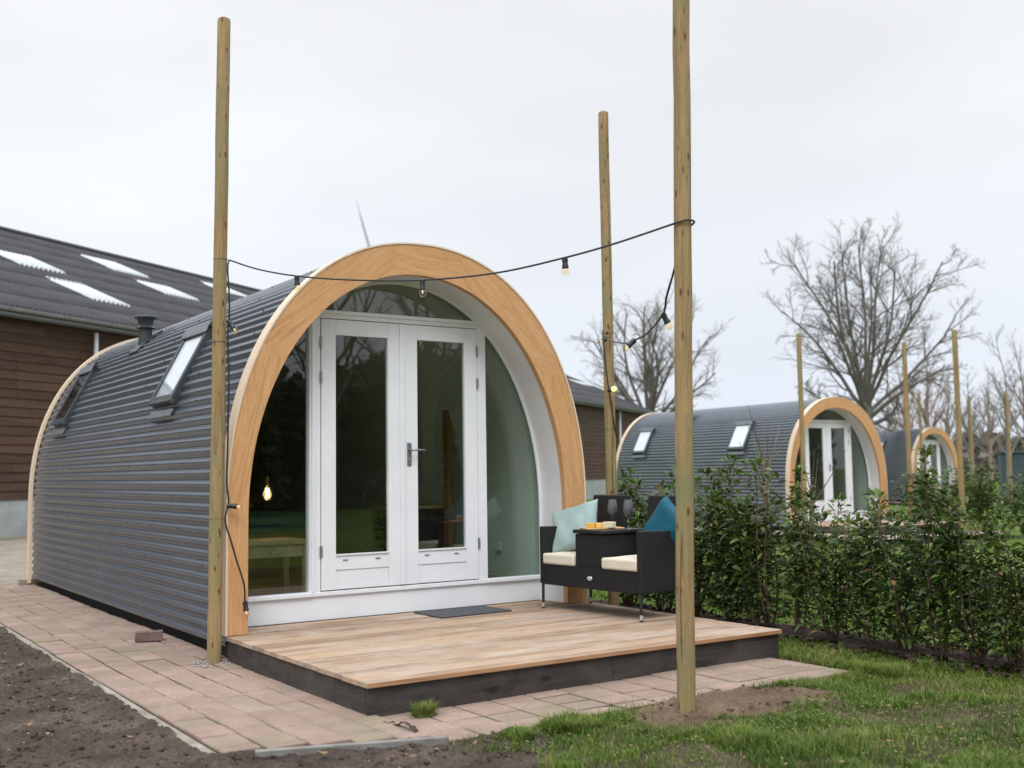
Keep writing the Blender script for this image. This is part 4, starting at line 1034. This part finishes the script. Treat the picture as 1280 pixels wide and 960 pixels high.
# ------------------------------------------------------------------ other pods
SPEC = [((16.97, 10.04, -.145), -.076, 'second arched pod, half hidden behind the hedge, big bare tree above it', 'timber deck of the second pod, a dark skirted strip beyond the hedge'),
        ((37.1, 21.4, -.165), 0.0, 'farthest and smallest arched pod at the right', 'timber deck of the farthest pod')]
tag(pod1, group='arched glamping pods in a row')
for loc, rz, lab, dlab in SPEC:
    p_ = copy_tree(pod1); p_.location = loc; p_.rotation_euler = (0, 0, rz); p_['label'] = lab
    d_ = copy_tree(deck1); d_.location = loc; d_.rotation_euler = (0, 0, rz); d_['label'] = dlab
    m4 = Matrix.Translation(loc) @ Matrix.Rotation(rz, 4, 'Z')
    mb = MB(); mb.add([tuple(m4 @ Vector(q)) for q in ((-1.0, -3.4, .005), (3.6, -3.4, .005), (3.6, -2.0, .005), (.0, -2.0, .005), (.0, 7, .005), (-1.0, 7, .005))], [(0, 1, 2, 3), (0, 3, 4, 5)])
    tag(mb.build('far_path_paving', M['farpath']) if 'farpath' in M else mb.build('far_path_paving', M.setdefault('farpath', pmat('far_pavers', (.36, .27, .23), (.28, .22, .18), .9, 14, bmp=.3))), kind='structure')
    nm = ('second', 'farthest')[0 if loc[0] < 20 else 1]
    for (b0, wh) in (((.0, -.45, 0), 'left front corner'), ((3.5, -.45, 0), 'right side'), ((1.9, -3.2, 0), 'front path')):
        b1 = m4 @ Vector(b0); h_ = {'left front corner': 4.55, 'right side': 4.5, 'front path': 4.4}[wh]
        pole(tuple(b1), (b1.x+.0, b1.y-.0, b1.z+h_), .058 if nm == 'second' else .06, f'slim distant timber pole at the {wh} of the {nm} pod', None, (), len(bpy.data.objects))
for _c in list(pod1.children):
    if _c.name.startswith('roof_window') and _c.data.vertices[0].co.y > 4:
        for _g in list(_c.children):
            if _g.name.startswith('blind'): bpy.data.objects.remove(_g)

# ------------------------------------------------------------------ barn
G = Vector((1.719, 19.78, 0)); RZ = math.atan2(.5446, .8387)
barn = empty('barn', tuple(G), RZ, 'long brown boarded barn with grey corrugated roof and milky roof lights behind the pods', 'barn')
A0, A1 = -16.0, 54.0; EH = 5.05; RH = 9.75; RW = 10.0
mb = MB(); mb.box(A0, -.02, -.3, A1, .25, .85); mb.build('plinth', M['concrete'], barn)
mb = MB(); z = .85; k = 0; r = random.Random(3)
while z < EH-.02:
    x = A0
    while x < A1:
        l = r.uniform(3.2, 4.8); x1 = min(x+l, A1)
        z1 = min(z+.235, EH)
        mb.add([(x+.004, -.035, z-.015), (x1-.004, -.035, z-.015), (x1-.004, -.008, z1), (x+.004, -.008, z1), (x+.004, 0, z-.015), (x1-.004, 0, z-.015), (x1-.004, .02, z1), (x+.004, .02, z1)],
               [(0, 1, 2, 3), (4, 5, 1, 0), (0, 3, 7, 4), (1, 5, 6, 2)], rnd=r.random())
        x = x1
    z += .215
mb.build('wall_boards', M['barnwood'], barn)
mb = MB(); mb.box(A0, .03, .85, A1, .2, EH); mb.box(A0, 2*RW-.2, -.3, A1, 2*RW, EH)
for a in (A0+.02, A1-.18):
    mb.prism([(.2, -.3), (2*RW-.2, -.3), (2*RW-.2, EH), (RW, RH-.1), (.2, EH)], a, a+.16, 'x')
mb.build('gable_wall', M['barnwood'], barn)
# corrugated roof in overlapping rows
def rf(w_): return EH+.30+(w_/RW)*(9.83-EH-.30)
def corrugated(s0, s1, w0, w1, lift=0.0, ns=8):
    n = int((s1-s0)/.177*ns)+1; ss = np.linspace(s0, s1, n); zz = .034*np.sin(2*np.pi*ss/.177)
    V = np.concatenate([np.stack([ss, np.full(n, w_), rf(w_)+zz+l_], 1) for w_, l_ in ((w0, .040+lift), (w1, .0+lift))])
    V = np.concatenate([V, np.stack([ss, np.full(n, w0), rf(w0)+zz+lift], 1)])
    i = np.arange(n-1); F = np.concatenate([np.stack([i, i+1, i+1+n, i+n], 1), np.stack([i+2*n, i+1+2*n, i+1, i], 1)])
    return V, F
VV = []; FF = []; off_ = 0; wrow = np.linspace(-.32, RW, 9)
for a, b_ in zip(wrow[:-1], wrow[1:]):
    V, F = corrugated(A0-.3, A1+.3, a, b_+.05); VV.append(V); FF.append(F+off_); off_ += len(V)
npmesh('roof', np.concatenate(VV), np.concatenate(FF), M['barnroof'], barn)
mb = MB(); mb.add([(A0-.3, RW, RH+.08), (A1+.3, RW, RH+.08), (A1+.3, 2*RW+.3, EH), (A0-.3, 2*RW+.3, EH)], [(0, 1, 2, 3)]); mb.build('rear_roof', M['barnroof'], barn)
mb = MB(); mb.tube([(A0-.3, RW, RH+.12), (A1+.3, RW, RH+.12)], .11, 10); mb.build('ridge', M['barnroof'], barn, smooth=True)
LIGHTS = [(4.75, 6.2, 1.95, 3.75), (4.75, 6.5, 4.7, 6.25), (11.1, 12.9, 4.85, 6.3), (11.1, 12.9, 7.1, 8.7), (18.0, 19.8, 5.6, 7.0), (18.0, 19.8, 7.7, 9.0), (-1.7, .1, 3, 4.6), (50.8, 53.4, 3.9, 4.7), (44, 46, 3.9, 4.8), (24.6, 26.4, 4.9, 6.3), (31, 33, 4.9, 6.3)]
for (a, b_, w0, w1) in LIGHTS:
    V, F = corrugated(a, b_, w0, w1, .035); npmesh('roof_light', V, F, M['rooflight'], barn)
mb = MB()
for k in range(9):
    an0 = math.pi*k/8
    pass
prof = [(-.46+.075*math.cos(a), EH+.16+.085*math.sin(a)) for a in np.linspace(math.pi, 2*math.pi, 9)]
prof2 = [(-.46+.068*math.cos(a), EH+.16+.078*math.sin(a)) for a in np.linspace(2*math.pi, math.pi, 9)]
mb.prism(prof+prof2, A0-.3, A1+.3, 'x'); mb.build('gutter', M['gutter'], barn)
mb = MB(); mb.box(A0-.3, -.22, EH+.02, A1+.3, -.20, EH+.27); mb.build('eave_shade_strip', M['dark'], barn)  # near-black backing painted as the shade under the roof's corrugated edge
mb = MB(); mb.box(A0-.3, -.37, EH+.02, A1+.3, -.345, EH+.07); mb.box(A0-.3, -.345, EH+.0, A1+.3, -.05, EH+.015); mb.build('fascia', M['gutter'], barn)
for s in (2.65, 16, 31, 46.4):
    mb = MB(); mb.tube([(s, -.20, EH-.09), (s, -.20, .1)], .055, 12); mb.build('downpipe', M['pipewhite'], barn, smooth=True)

# ------------------------------------------------------------------ wind turbine
tb = empty('wind_turbine', (273.1, 525.1, 0), 0, 'pale wind turbine far away, one blade tip showing above the nearest pod', 'wind turbine')
M['turb'] = pmat('turbine_paint', (.40, .44, .49), None, .5, .02)
mb = MB(); mb.tube([(0, 0, -1), (0, 0, 97)], [2.3, 1.4], 20); mb.build('tower', M['turb'], tb, smooth=True)
vr = Vector((math.cos(YAW), -math.sin(YAW), 0)); hub = Vector((0, 0, 98.5))-Vector((math.sin(YAW), math.cos(YAW), 0))*3
mb = MB(); mb.tube([hub, hub+Vector((math.sin(YAW), math.cos(YAW), 0))*9], [1.5, 1.9], 14); mb.build('nacelle', M['turb'], tb, smooth=True)
for k in range(3):
    an = math.atan2(122, -33)+k*2.0944
    d_ = vr*math.cos(an)+Vector((0, 0, 1))*math.sin(an); n_ = Vector((math.sin(YAW), math.cos(YAW), 0)); w_ = d_.cross(n_)
    V = []; Ls_ = [0, 4, 10, 25, 42, 54]; ws = [1.0, 1.3, 2.0, 1.4, .9, .35]
    for l, wd in zip(Ls_, ws):
        c_ = hub+d_*l
        for (a, b_) in ((-.5, 0), (0, .16), (.5, 0), (0, -.16)): V.append(c_+w_*wd*a*1.2+n_*wd*b_)
    F = [(i*4+j, i*4+(j+1) % 4, (i+1)*4+(j+1) % 4, (i+1)*4+j) for i in range(5) for j in range(4)]+[(20, 21, 22, 23), (3, 2, 1, 0)]
    mb = MB(); mb.add(V, F); mb.build('blade', M['turb'], tb, smooth=True)

# ------------------------------------------------------------------ container and white van body far right
ct = empty('storage_container', (50.5, 24.5, -.18), rad(35), 'dark blue-grey storage container beyond the far hedge', 'container')
M['cont'] = pmat('container_paint', (.045, .065, .09), (.06, .08, .105), .6, 1)
mb = MB(); n = 60; V = []
for i in range(n+1):
    x = -1.6+3.2*i/n; o_ = .04*(1 if i % 4 < 2 else -1); V += [(x, -1.2+o_, .1), (x, -1.2+o_, 2.1)]
mb.add(V, [(2*i, 2*i+2, 2*i+3, 2*i+1) for i in range(n)]); mb.box(-1.6, -1.1, .1, 1.6, 1.2, 2.1); mb.build('walls', M['cont'], ct)
mb = MB(); mb.box(-1.68, -1.28, 2.101, 1.68, 1.28, 2.22); mb.box(-1.68, -1.28, 0, 1.68, 1.28, .099); mb.build('frame', M['cont'], ct, bevel=.02)
sh = empty('white_shed', (55.5, 23.6, -.18), rad(35), 'small white gabled shed at the right edge beyond the hedge', 'shed')
mb = MB(); mb.prism([(-1.2, 0), (1.2, 0), (1.2, 1.8), (0, 2.35), (-1.2, 1.8)], -1.2, 1.2, 'y'); mb.build('walls', M['whitep'], sh)
mb = MB(); mb.prism([(-1.35, 1.78), (0, 2.40), (1.35, 1.78), (1.35, 1.86), (0, 2.48), (-1.35, 1.86)], -1.3, 1.3, 'y'); mb.build('roof', M['gutter'], sh)
mb = MB(); mb.box(-.4, -1.23, .05, .4, -1.205, 1.7); mb.build('door', M['soffit'], sh)
# ------------------------------------------------------------------ hedge shrubs
def leafmat(name, cols, rough=.32):
    m, t, b = nodes(name); setp(b, rough, 0, .5)
    a = t.nodes.new('ShaderNodeAttribute'); a.attribute_name = 'rnd'
    sp = t.nodes.new('ShaderNodeSeparateColor'); t.links.new(a.outputs['Color'], sp.inputs[0])
    base = ramp_(t, sp.outputs[0], cols); t.links.new(base, b.inputs['Base Color'])
    tl = t.nodes.new('ShaderNodeBsdfTranslucent'); t.links.new(base, tl.inputs[0])
    ms = t.nodes.new('ShaderNodeMixShader'); ms.inputs[0].default_value = .32
    o = t.nodes['Material Output']; t.links.new(b.outputs[0], ms.inputs[1]); t.links.new(tl.outputs[0], ms.inputs[2]); t.links.new(ms.outputs[0], o.inputs[0])
    return m
M['laurel'] = leafmat('laurel_leaf', [(0, (.020, .042, .011)), (.40, (.050, .090, .016)), (.70, (.115, .175, .026)), (.92, (.16, .23, .045)), (1, (.22, .13, .05))], .42)
M['stem'] = pmat('shrub_stem', (.16, .085, .06), (.10, .06, .04), .7, 12)
M['twigm'] = pmat('grey_twig', (.19, .145, .125), (.13, .10, .085), .8, 12)
def leaves_mesh(P, Dr, L_, Wd, r, name, mat, parent, col):
    """P positions, Dr axis directions (n,3)"""
    n = len(P); Dr = Dr/np.linalg.norm(Dr, axis=1)[:, None]
    up = np.tile([0, 0, 1.0], (n, 1))+r.normal(0, .45, (n, 3)); S_ = np.cross(Dr, up); S_ /= np.linalg.norm(S_, axis=1)[:, None]+1e-9
    Nn = np.cross(S_, Dr); L_ = L_[:, None]; Wd = Wd[:, None]; dr = r.uniform(.05, .30, n)[:, None]*L_
    pts = [P, P+Dr*L_*.38+S_*Wd*.5+Nn*Wd*.16, P+Dr*L_*.40, P+Dr*L_*.38-S_*Wd*.5+Nn*Wd*.16,
           P+Dr*L_*.75+S_*Wd*.33+Nn*Wd*.08-[0, 0, 1]*dr*.35, P+Dr*L_*.75-[0, 0, 1]*dr*.35, P+Dr*L_*.75-S_*Wd*.33+Nn*Wd*.08-[0, 0, 1]*dr*.35, P+Dr*L_*.98-[0, 0, 1]*dr]
    V = np.stack(pts, 1).reshape(-1, 3); b_ = (np.arange(n)*8)[:, None]
    tri = np.array([[0, 1, 2], [0, 2, 3], [1, 4, 5], [1, 5, 2], [2, 5, 6], [2, 6, 3], [4, 7, 5], [5, 7, 6]])
    F = (b_[:, None]+tri[None]).reshape(-1, 3)
    return npmesh(name, V, F, mat, parent, smooth=True, col=np.repeat(col, 8)[:, None]*np.ones(3))
def make_shrub(seed, h=1.35, rad_=.30, nst=9, nl=2600, low=.12):
    r = np.random.RandomState(seed)
    root = empty('laurel_shrub'); mb = MB(); P = []; Dr = []; tipf = []
    for s in range(nst):
        a = r.rand()*6.28; sp = rad_*r.uniform(.25, 1.0); hh = h*r.uniform(.62, 1.0) if s else h*1.03
        n = 12; pts = []
        for i in range(n+1):
            t = i/n; q = sp*(t**.6)
            pts.append(np.array([math.cos(a)*q+.03*math.sin(t*5+s), math.sin(a)*q+.03*math.cos(t*4+s*2), hh*t-.03]))
        mb.tube([tuple(p) for p in pts], [.010*(1-.8*i/n)+.0015 for i in range(n+1)], 5)
        pts = np.array(pts)
        for k in range(nl//nst):
            t = low+(1.02-low)*r.rand()**.85; i = min(int(t*n), n-1); f = t*n-i; f = min(f, 1)
            c_ = pts[i]*(1-f)+pts[i+1]*f
            # side shoot
            a2 = r.rand()*6.28; ln = (rad_*.72*(1-t)**.35+.04)*r.uniform(.1, 1.0) if t < .97 else .02
            c_ = c_+np.array([math.cos(a2)*ln, math.sin(a2)*ln, ln*r.uniform(-.05, .6)])
            el = r.uniform(-.45, .75)+(.5 if t > .93 else 0)
            P.append(c_); a3 = a2+r.normal(0, .7); Dr.append([math.cos(a3)*math.cos(el), math.sin(a3)*math.cos(el), math.sin(el)]); tipf.append(t)
    P = np.array(P); Dr = np.array(Dr); tipf = np.array(tipf); k = P[:, 2] > .10; P, Dr, tipf = P[k], Dr[k], tipf[k]; n = len(P)
    col = np.clip(r.normal(.36, .20, n)+.30*np.clip((tipf-.82)/.18, 0, 1)*r.rand(n), 0, .95); col[r.rand(n) < .02] = 1
    mb.build('stem', M['stem'], root, smooth=True)
    leaves_mesh(P, Dr, r.uniform(.045, .118, n), r.uniform(.020, .042, n), r, 'foliage', M['laurel'], root, col)
    return root
protos = [make_shrub(11, 1.46, .27, 9, 1850, .08), make_shrub(12, 1.30, .27, 8, 1400, .1), make_shrub(13, 1.58, .16, 5, 1150, .15), make_shrub(14, 1.20, .30, 9, 1700, .08)]
# along the hedge: (x, y, proto, scale, label)
ROW = [(4.18, .62, 0, .92, 'leafy laurel shrub at the far end of the hedge, behind the bench'),
       (4.20, .12, 1, .98, 'low laurel shrub directly behind the wicker bench backs'),
       (4.12, -.38, 3, 1.02, 'dark laurel shrub showing between the bench and the tallest pole'),
       (4.10, -.85, 0, .90, 'laurel shrub immediately right of the tallest pole'),
       (4.06, -1.28, 1, 1.05, 'upright laurel shrub in front of the second pod side wall'),
       (4.00, -1.68, 2, .82, 'laurel shrub with thin bare base by the right corner of the deck'),
       (3.98, -2.02, 3, .86, 'lower laurel shrub in front of the second pod doors'),
       (3.97, -2.36, 2, .72, 'thin low laurel shrub with a light sprouting top before the white doors'),
       (3.96, -2.66, 3, .92, 'bushy laurel shrub below the orange arch right leg'),
       (3.96, -2.98, 2, .84, 'tallest laurel shrub of the hedge, rising over the second arch leg'),
       (3.97, -3.24, 1, .78, 'laurel shrub in front of the farthest pod'),
       (3.96, -3.52, 0, .70, 'laurel shrub just left of the picture edge clump'),
       (3.98, -3.80, 2, .78, 'laurel shrub at the right edge of the picture'),
       (4.00, -4.15, 0, .80, 'rightmost laurel shrub, cut by the picture edge'),
       ]
r = random.Random(2); used = set()
for x, y, pi, sc_, lab in ROW:
    s = protos[pi] if pi not in used else copy_tree(protos[pi]); used.add(pi)
    s.location = (x, y, -.01); s.rotation_euler = (r.uniform(-.05, .05), r.uniform(-.05, .05), r.uniform(0, 6.28)); s.scale = (sc_, sc_, sc_*r.uniform(.96, 1.06))
    tag(s, lab, 'shrub', 'laurel shrubs of the near hedge')
# second hedge, in front of the farthest pod
def far_shrub(seed, h, rad_):
    rr = np.random.RandomState(seed); root = empty('laurel_shrub'); n = 1500
    P = rr.normal(0, 1, (n, 3)); P /= np.linalg.norm(P, axis=1)[:, None]; P *= (rr.rand(n)**.4)[:, None]
    P = P*np.array([rad_, rad_, h*.5])*(1+.25*np.sin(P[:, :1]*9+seed))+np.array([0, 0, h*.52])
    Dr = rr.normal(0, 1, (n, 3)); Dr[:, 2] = np.abs(Dr[:, 2])*.4
    col = np.clip(rr.normal(.50, .18, n), 0, .92)
    mb = MB()
    for k in range(6):
        a = k*1.05; mb.tube([(0, 0, -.05), (math.cos(a)*rad_*.5, math.sin(a)*rad_*.5, h*.8)], [.02, .006], 5)
    mb.build('stem', M['stem'], root); leaves_mesh(P, Dr, rr.uniform(.11, .17, n), rr.uniform(.05, .075, n), rr, 'foliage', M['laurel'], root, col); return root
fp = [far_shrub(21, 1.75, .75), far_shrub(22, 1.45, .7), far_shrub(23, 1.9, .6)]
used = set(); k = 0
names = ['first', 'second', 'third', 'fourth', 'fifth', 'sixth', 'seventh', 'eighth', 'ninth', 'tenth', 'eleventh', 'twelfth', 'thirteenth', 'fourteenth']
for i in range(13):
    x = 20.8-i*.22+.2*math.sin(i*2); y = 9.3-i*1.02
    pi = i % 3; s = fp[pi] if pi not in used else copy_tree(fp[pi]); used.add(pi)
    s.location = (x, y, -.2); s.rotation_euler = (0, 0, i*1.3); q_ = .82+.12*math.sin(i*1.7); s.scale = (q_, q_, q_)
    tag(s, f'blurred green shrub beyond the near hedge, {names[i]} of its row from the second pod', 'shrub', 'green shrubs of the far hedge')
# rows of shrubs between second and third pod
# ------------------------------------------------------------------ bare trees
def bark(name, c1, c2): return pmat(name, c1, c2, .9, 3, stretch=(2, 2, .6))
M['bark1'] = bark('bark_grey', (.115, .105, .088), (.165, .15, .128))
M['bark2'] = bark('bark_pale', (.17, .155, .145), (.23, .21, .20))
M['bark3'] = bark('bark_reddish', (.22, .165, .145), (.28, .21, .18))
M['bark4'] = bark('bark_dark', (.04, .035, .03), (.06, .052, .045))
def tubes_np(paths, sides=4):
    """paths: list of (pts (k,3), radii (k,)) all with the same k -> arrays"""
    Vs, Fs, off = [], [], 0
    byk = {}
    for p, rr in paths: byk.setdefault(len(p), []).append((p, rr))
    for k, lst in byk.items():
        P = np.array([a for a, _ in lst]); Rr = np.array([b_ for _, b_ in lst]); n = len(lst)
        d = np.gradient(P, axis=1); d /= np.linalg.norm(d, axis=2, keepdims=True)+1e-9
        ref = np.where(np.abs(d[:, :1, 2:3]) < .9, np.array([0, 0, 1.0]), np.array([1.0, 0, 0])); ref = np.broadcast_to(ref, d.shape)
        a = np.cross(d, ref); a /= np.linalg.norm(a, axis=2, keepdims=True)+1e-9; b_ = np.cross(a, d)
        an = np.arange(sides)*2*np.pi/sides
        V = P[:, :, None]+(a[:, :, None]*np.cos(an)[:, None]+b_[:, :, None]*np.sin(an)[:, None])*Rr[:, :, None, None]
        idx = np.arange(n*k*sides).reshape(n, k, sides)+off
        nx = np.roll(idx, -1, axis=2)
        F = np.stack([idx[:, :-1], nx[:, :-1], nx[:, 1:], idx[:, 1:]], -1).reshape(-1, 4)
        Vs.append(V.reshape(-1, 3)); Fs.append(F); off += n*k*sides
    return np.concatenate(Vs), np.concatenate(Fs)
def bare_tree(name, loc, seed, trunk_h, r0, limbs, spec, mat, label, rz=0, cat='tree', group=None, lean=0.0):
    """limbs: list of (start fraction of trunk, azimuth, elevation, length); spec: per level (count, length ratio, spread)"""
    rr = np.random.RandomState(seed); root = empty(name, loc, rz, label, cat, group)
    trunk = []; pts = np.array([[lean*t*t*.3+.05*math.sin(t*3+seed), .05*math.cos(t*2+seed), trunk_h*t-.1*(t == 0)] for t in np.linspace(0, 1, 8)])
    trunk.append((pts, np.linspace(r0*1.15, r0*.8, 8)))
    V, F = tubes_np(trunk, 10); npmesh('trunk', V, F, mat, root, smooth=True)
    paths = {0: [], 1: [], 2: [], 3: [], 4: []}
    def grow(p, d, L_, r_, lev, up):
        k = 7 if lev < 2 else (5 if lev < 3 else 4)
        P = [p]; q = p.copy(); dd = d.copy()
        wob = (.13, .20, .24, .28, .3)[lev]
        for i in range(k-1):
            dd = dd+rr.normal(0, wob, 3)*.75+np.array([0, 0, up]); dd /= np.linalg.norm(dd)
            q = q+dd*L_/(k-1); P.append(q.copy())
        P = np.array(P); Rr = np.linspace(r_, max(r_*(.30 if lev else .28), .0045), k)
        paths[lev].append((P, Rr))
        if lev >= len(spec): return
        cnt, ratio, spread = spec[lev]
        for j in range(cnt):
            t = (.18+.82*(j+rr.rand()*.9)/cnt); t = min(t, .99); x_ = t*(k-1); i = min(int(x_), k-2); f = x_-i
            pp = P[i]*(1-f)+P[i+1]*f; dl = P[i+1]-P[i]; dl /= np.linalg.norm(dl)
            rv = rr.normal(0, 1, 3); rv -= dl*(rv@dl); rv /= np.linalg.norm(rv)
            an = spread*rr.uniform(.6, 1.25); nd = dl*math.cos(an)+rv*math.sin(an)
            grow(pp, nd, L_*ratio*rr.uniform(.6, 1.15)*(1.15-.5*t), max(r_*(.26+.20*(1-t))*1.0, .0065), lev+1, up*.7)
    for (fr_, az, el, ln) in limbs:
        x_ = fr_*7; i = min(int(x_), 6); f = x_-i; p = pts[i]*(1-f)+pts[i+1]*f
        d = np.array([math.cos(az)*math.cos(el), math.sin(az)*math.cos(el), math.sin(el)])
        grow(p, d, ln, r0*(.36 if ln > 5 else .42), 0, .05)
    allp = sum((paths[l] for l in (0, 1)), []); V1, F1 = tubes_np(allp, 6)
    npmesh('limbs', V1, F1, mat, root, smooth=True)
    V2, F2 = tubes_np(sum((paths[l] for l in (2, 3, 4)), []), 3); npmesh('crown', V2, F2, mat, root)
    return root
TAU = math.tau
rr_ = random.Random(8)
def crown_limbs(n, th, cz, rh, rv, e0=14, e1=86):
    out_ = []
    for k in range(n):
        t = (k+.5)/n; el = rad(e0+(e1-e0)*t**.9); az = k*2.39996; fr = .72+.28*t**.5; z0 = th*fr
        dx, dz = math.cos(el), math.sin(el); a = (dx/rh)**2+(dz/rv)**2; b_ = 2*dz*(z0-cz)/rv**2; c_ = ((z0-cz)/rv)**2-1
        disc = b_*b_-4*a*c_; l = (-b_+math.sqrt(max(disc, 0)))/(2*a); out_.append((fr, az, el, max(l, 2.5)*.97))
    return out_
limbs = crown_limbs(15, 4.3, 7.7, 4.2, 4.1)
bare_tree('bare_tree', (36.6, 23.2, -.2), 9, 4.3, .27, limbs, [(10, .40, .72), (8, .46, .70), (7, .52, .65)], M['bark1'], 'large spreading bare tree rising behind the second pod')
limbs = crown_limbs(14, 5.2, 8.6, 6.4, 5.0, 8)
bare_tree('bare_tree', (49.8, 52.6, -.2), 5, 5.2, .42, limbs, [(9, .42, .70), (7, .48, .68), (6, .52, .65)], M['bark1'], 'bare tree beyond the barn end, between the two right poles')
def ray_xy(px, dist):
    a = YAW+math.atan((px-640)/FPX); return (CAM_POS.x+math.sin(a)*dist, CAM_POS.y+math.cos(a)*dist)
def slim(px, dist, h, seed, mat, label, nl=9, r0=.16, el=55, group='slim bare trees on the right horizon', wid=.42):
    x, y = ray_xy(px, dist)
    lm = [(1.0, .3, rad(86), h*.42)] + [(.35+.65*k/nl, k*2.4+seed, rad(el+8*math.sin(k)), h*wid*(1.1-.55*k/nl)) for k in range(nl)]
    return bare_tree('bare_tree', (x, y, -.2), seed, h*.62, r0, lm, [(8, .48, .6), (6, .48, .6)], mat, label, group=group)
slim(1258, 58, 7.6, 31, M['bark2'], 'slender pale bare tree at the right edge of the picture', 10, .10, 58, None, .36)
slim(1130, 92, 9.5, 32, M['bark3'], 'reddish bare tree behind the right side of the large tree', 10, .18)
slim(1158, 84, 10.2, 33, M['bark3'], 'tall reddish bare tree between the two right distant poles', 11, .18)
slim(1184, 88, 8.2, 34, M['bark3'], 'reddish bare tree just left of the rightmost tall distant pole', 10, .16)
slim(1212, 82, 7.6, 35, M['bark2'], 'greyish bare tree just right of the rightmost tall distant pole', 10, .16)
slim(1236, 95, 9.0, 36, M['bark3'], 'bushy reddish bare tree above the storage container', 11, .16)
slim(1282, 80, 9.6, 37, M['bark3'], 'bare tree cut by the right picture edge', 11, .18)
slim(1108, 100, 7.5, 38, M['bark3'], 'low bare tree behind the trunk of the large tree', 9, .16)
slim(962, 110, 5.0, 39, M['bark2'], 'small faint bare tree low behind the second pod roof', 9, .14)
# distant woodland line
rw = np.random.RandomState(4); n = 26000
bx = rw.uniform(0, 1, n); px_ = 700+bx*1000; az = YAW+np.arctan((px_-640)/FPX); dist_ = rw.uniform(118, 165, n)
hh = (3.0+4.5*fbm(px_/55, px_*0, 5, 4))*rw.rand(n)**.7
P = np.stack([CAM_POS.x+np.sin(az)*dist_, CAM_POS.y+np.cos(az)*dist_, hh-.3], 1)
V = np.stack([P+rw.normal(0, .5, (n, 3))*[1, 1, .8], P+rw.normal(0, .5, (n, 3))*[1, 1, .8], P+rw.normal(0, .25, (n, 3))], 1).reshape(-1, 3)
tag(npmesh('far_woods', V, np.arange(3*n).reshape(-1, 3), pmat('far_wood', (.11, .095, .085), (.15, .13, .11), .9, .05)), 'brownish low woodland along the far horizon', 'woods', kind='stuff')

# saplings standing just beyond the near hedge
def sapling(x, y, h, seed, mat, label, fork=5):
    rr = np.random.RandomState(seed); root = empty('sapling', (x, y, -.1), 0, label, 'sapling')
    mb = MB(); pts = [(0.02*math.sin(t*3+seed), .02*math.cos(t*4), h*.62*t) for t in np.linspace(0, 1, 6)]; mb.tube(pts, np.linspace(.035, .026, 6), 8); mb.build('trunk', mat, root, smooth=True)
    mb = MB()
    for k in range(fork):
        a = rr.rand()*6.28; l = h*rr.uniform(.25, .45); e = rr.uniform(.9, 1.4)
        p0 = np.array(pts[-1])-np.array([0, 0, rr.uniform(0, .25)])
        P = [p0+np.array([math.cos(a)*math.cos(e)*l*t, math.sin(a)*math.cos(e)*l*t, math.sin(e)*l*t+.05*t*t]) for t in np.linspace(0, 1, 5)]
        mb.tube([tuple(p) for p in P], np.linspace(.010, .003, 5), 5)
    mb.build('crown', mat, root); return root
sapling(9.0, 3.3, 2.35, 3, M['twigm'], 'pollarded brownish sapling beyond the hedge in front of the second pod window', 7)
sapling(8.3, 1.9, 1.75, 4, M['stem'], 'thin reddish sapling beyond the hedge, right of the pollarded one', 4)
sapling(8.4, 2.8, 2.0, 6, M['stem'], 'thin twiggy sapling beyond the hedge, left of the pollarded one', 5)

# ------------------------------------------------------------------ trees behind the viewpoint (seen mirrored in the door glass)
k = 0
for (x, y, h, kind) in ((4.5, -27, 12, 'b'), (9, -24, 5.5, 'e'), (14, -28, 13, 'b'), (18, -24, 5, 'e'), (22, -30, 13, 'b'), (27, -26, 6, 'e'), (33, -28, 12, 'b'), (12, -34, 8, 'e'), (1, -30, 7, 'e'), (25, -36, 8, 'e'), (38, -22, 6, 'e'), (17.5, -27, 12, 'b'), (10, -29, 13, 'b')):
    k += 1
    if kind == 'b':
        lm = [(1.0, .3, rad(86), h*.45)] + [(.4+.6*q/9, q*2.4+k, rad(50), h*.42*(1.1-.5*q/9)) for q in range(9)]
        bare_tree('bare_tree', (x, y, -.1), 60+k, h*.6, .20, lm, [(7, .48, .6), (6, .48, .6)], M['bark1'], f'bare tree behind the viewpoint, {names[k-1]} along the wood edge')
    else:
        rr = np.random.RandomState(k); root = empty('conifer', (x, y, -.1), 0, f'dark conifer behind the viewpoint, {names[k-1]} along the wood edge', 'tree')
        mb = MB(); mb.tube([(0, 0, -.1), (0, 0, h)], [.2, .03], 8); mb.build('trunk', M['bark4'], root)
        n = 5200; t = rr.rand(n)**.8; rad_ = (h*.24)*(1-t)**.8*(.35+.65*rr.rand(n)**.4)*(1+.25*np.sin(t*60)); a = rr.rand(n)*6.28
        P = np.stack([np.cos(a)*rad_, np.sin(a)*rad_, .6+t*(h-.5)], 1); Dr = np.stack([np.cos(a), np.sin(a), rr.uniform(-.5, .2, n)], 1)
        leaves_mesh(P, Dr, rr.uniform(.3, .6, n), rr.uniform(.12, .24, n), rr, 'crown', M['laurel'], root, np.clip(rr.normal(.25, .15, n), 0, .6))

rw = np.random.RandomState(14); n = 42000
bx = rw.uniform(-14, 62, n); by = -38-rw.uniform(0, 9, n)+.15*bx*0
hh = (4.5+5.5*fbm(bx/6, bx*0, 9, 4))*rw.rand(n)**.75
P = np.stack([bx, by, hh-.2], 1)
V = np.stack([P+rw.normal(0, .33, (n, 3)), P+rw.normal(0, .33, (n, 3)), P+rw.normal(0, .33, (n, 3))], 1).reshape(-1, 3)
tag(npmesh('wood_edge', V, np.arange(3*n).reshape(-1, 3), pmat('wood_edge_leaf', (.030, .034, .018), (.055, .05, .03), .9, .3)), 'dark wood edge behind the viewpoint, mirrored in the glass', 'woods', kind='stuff')
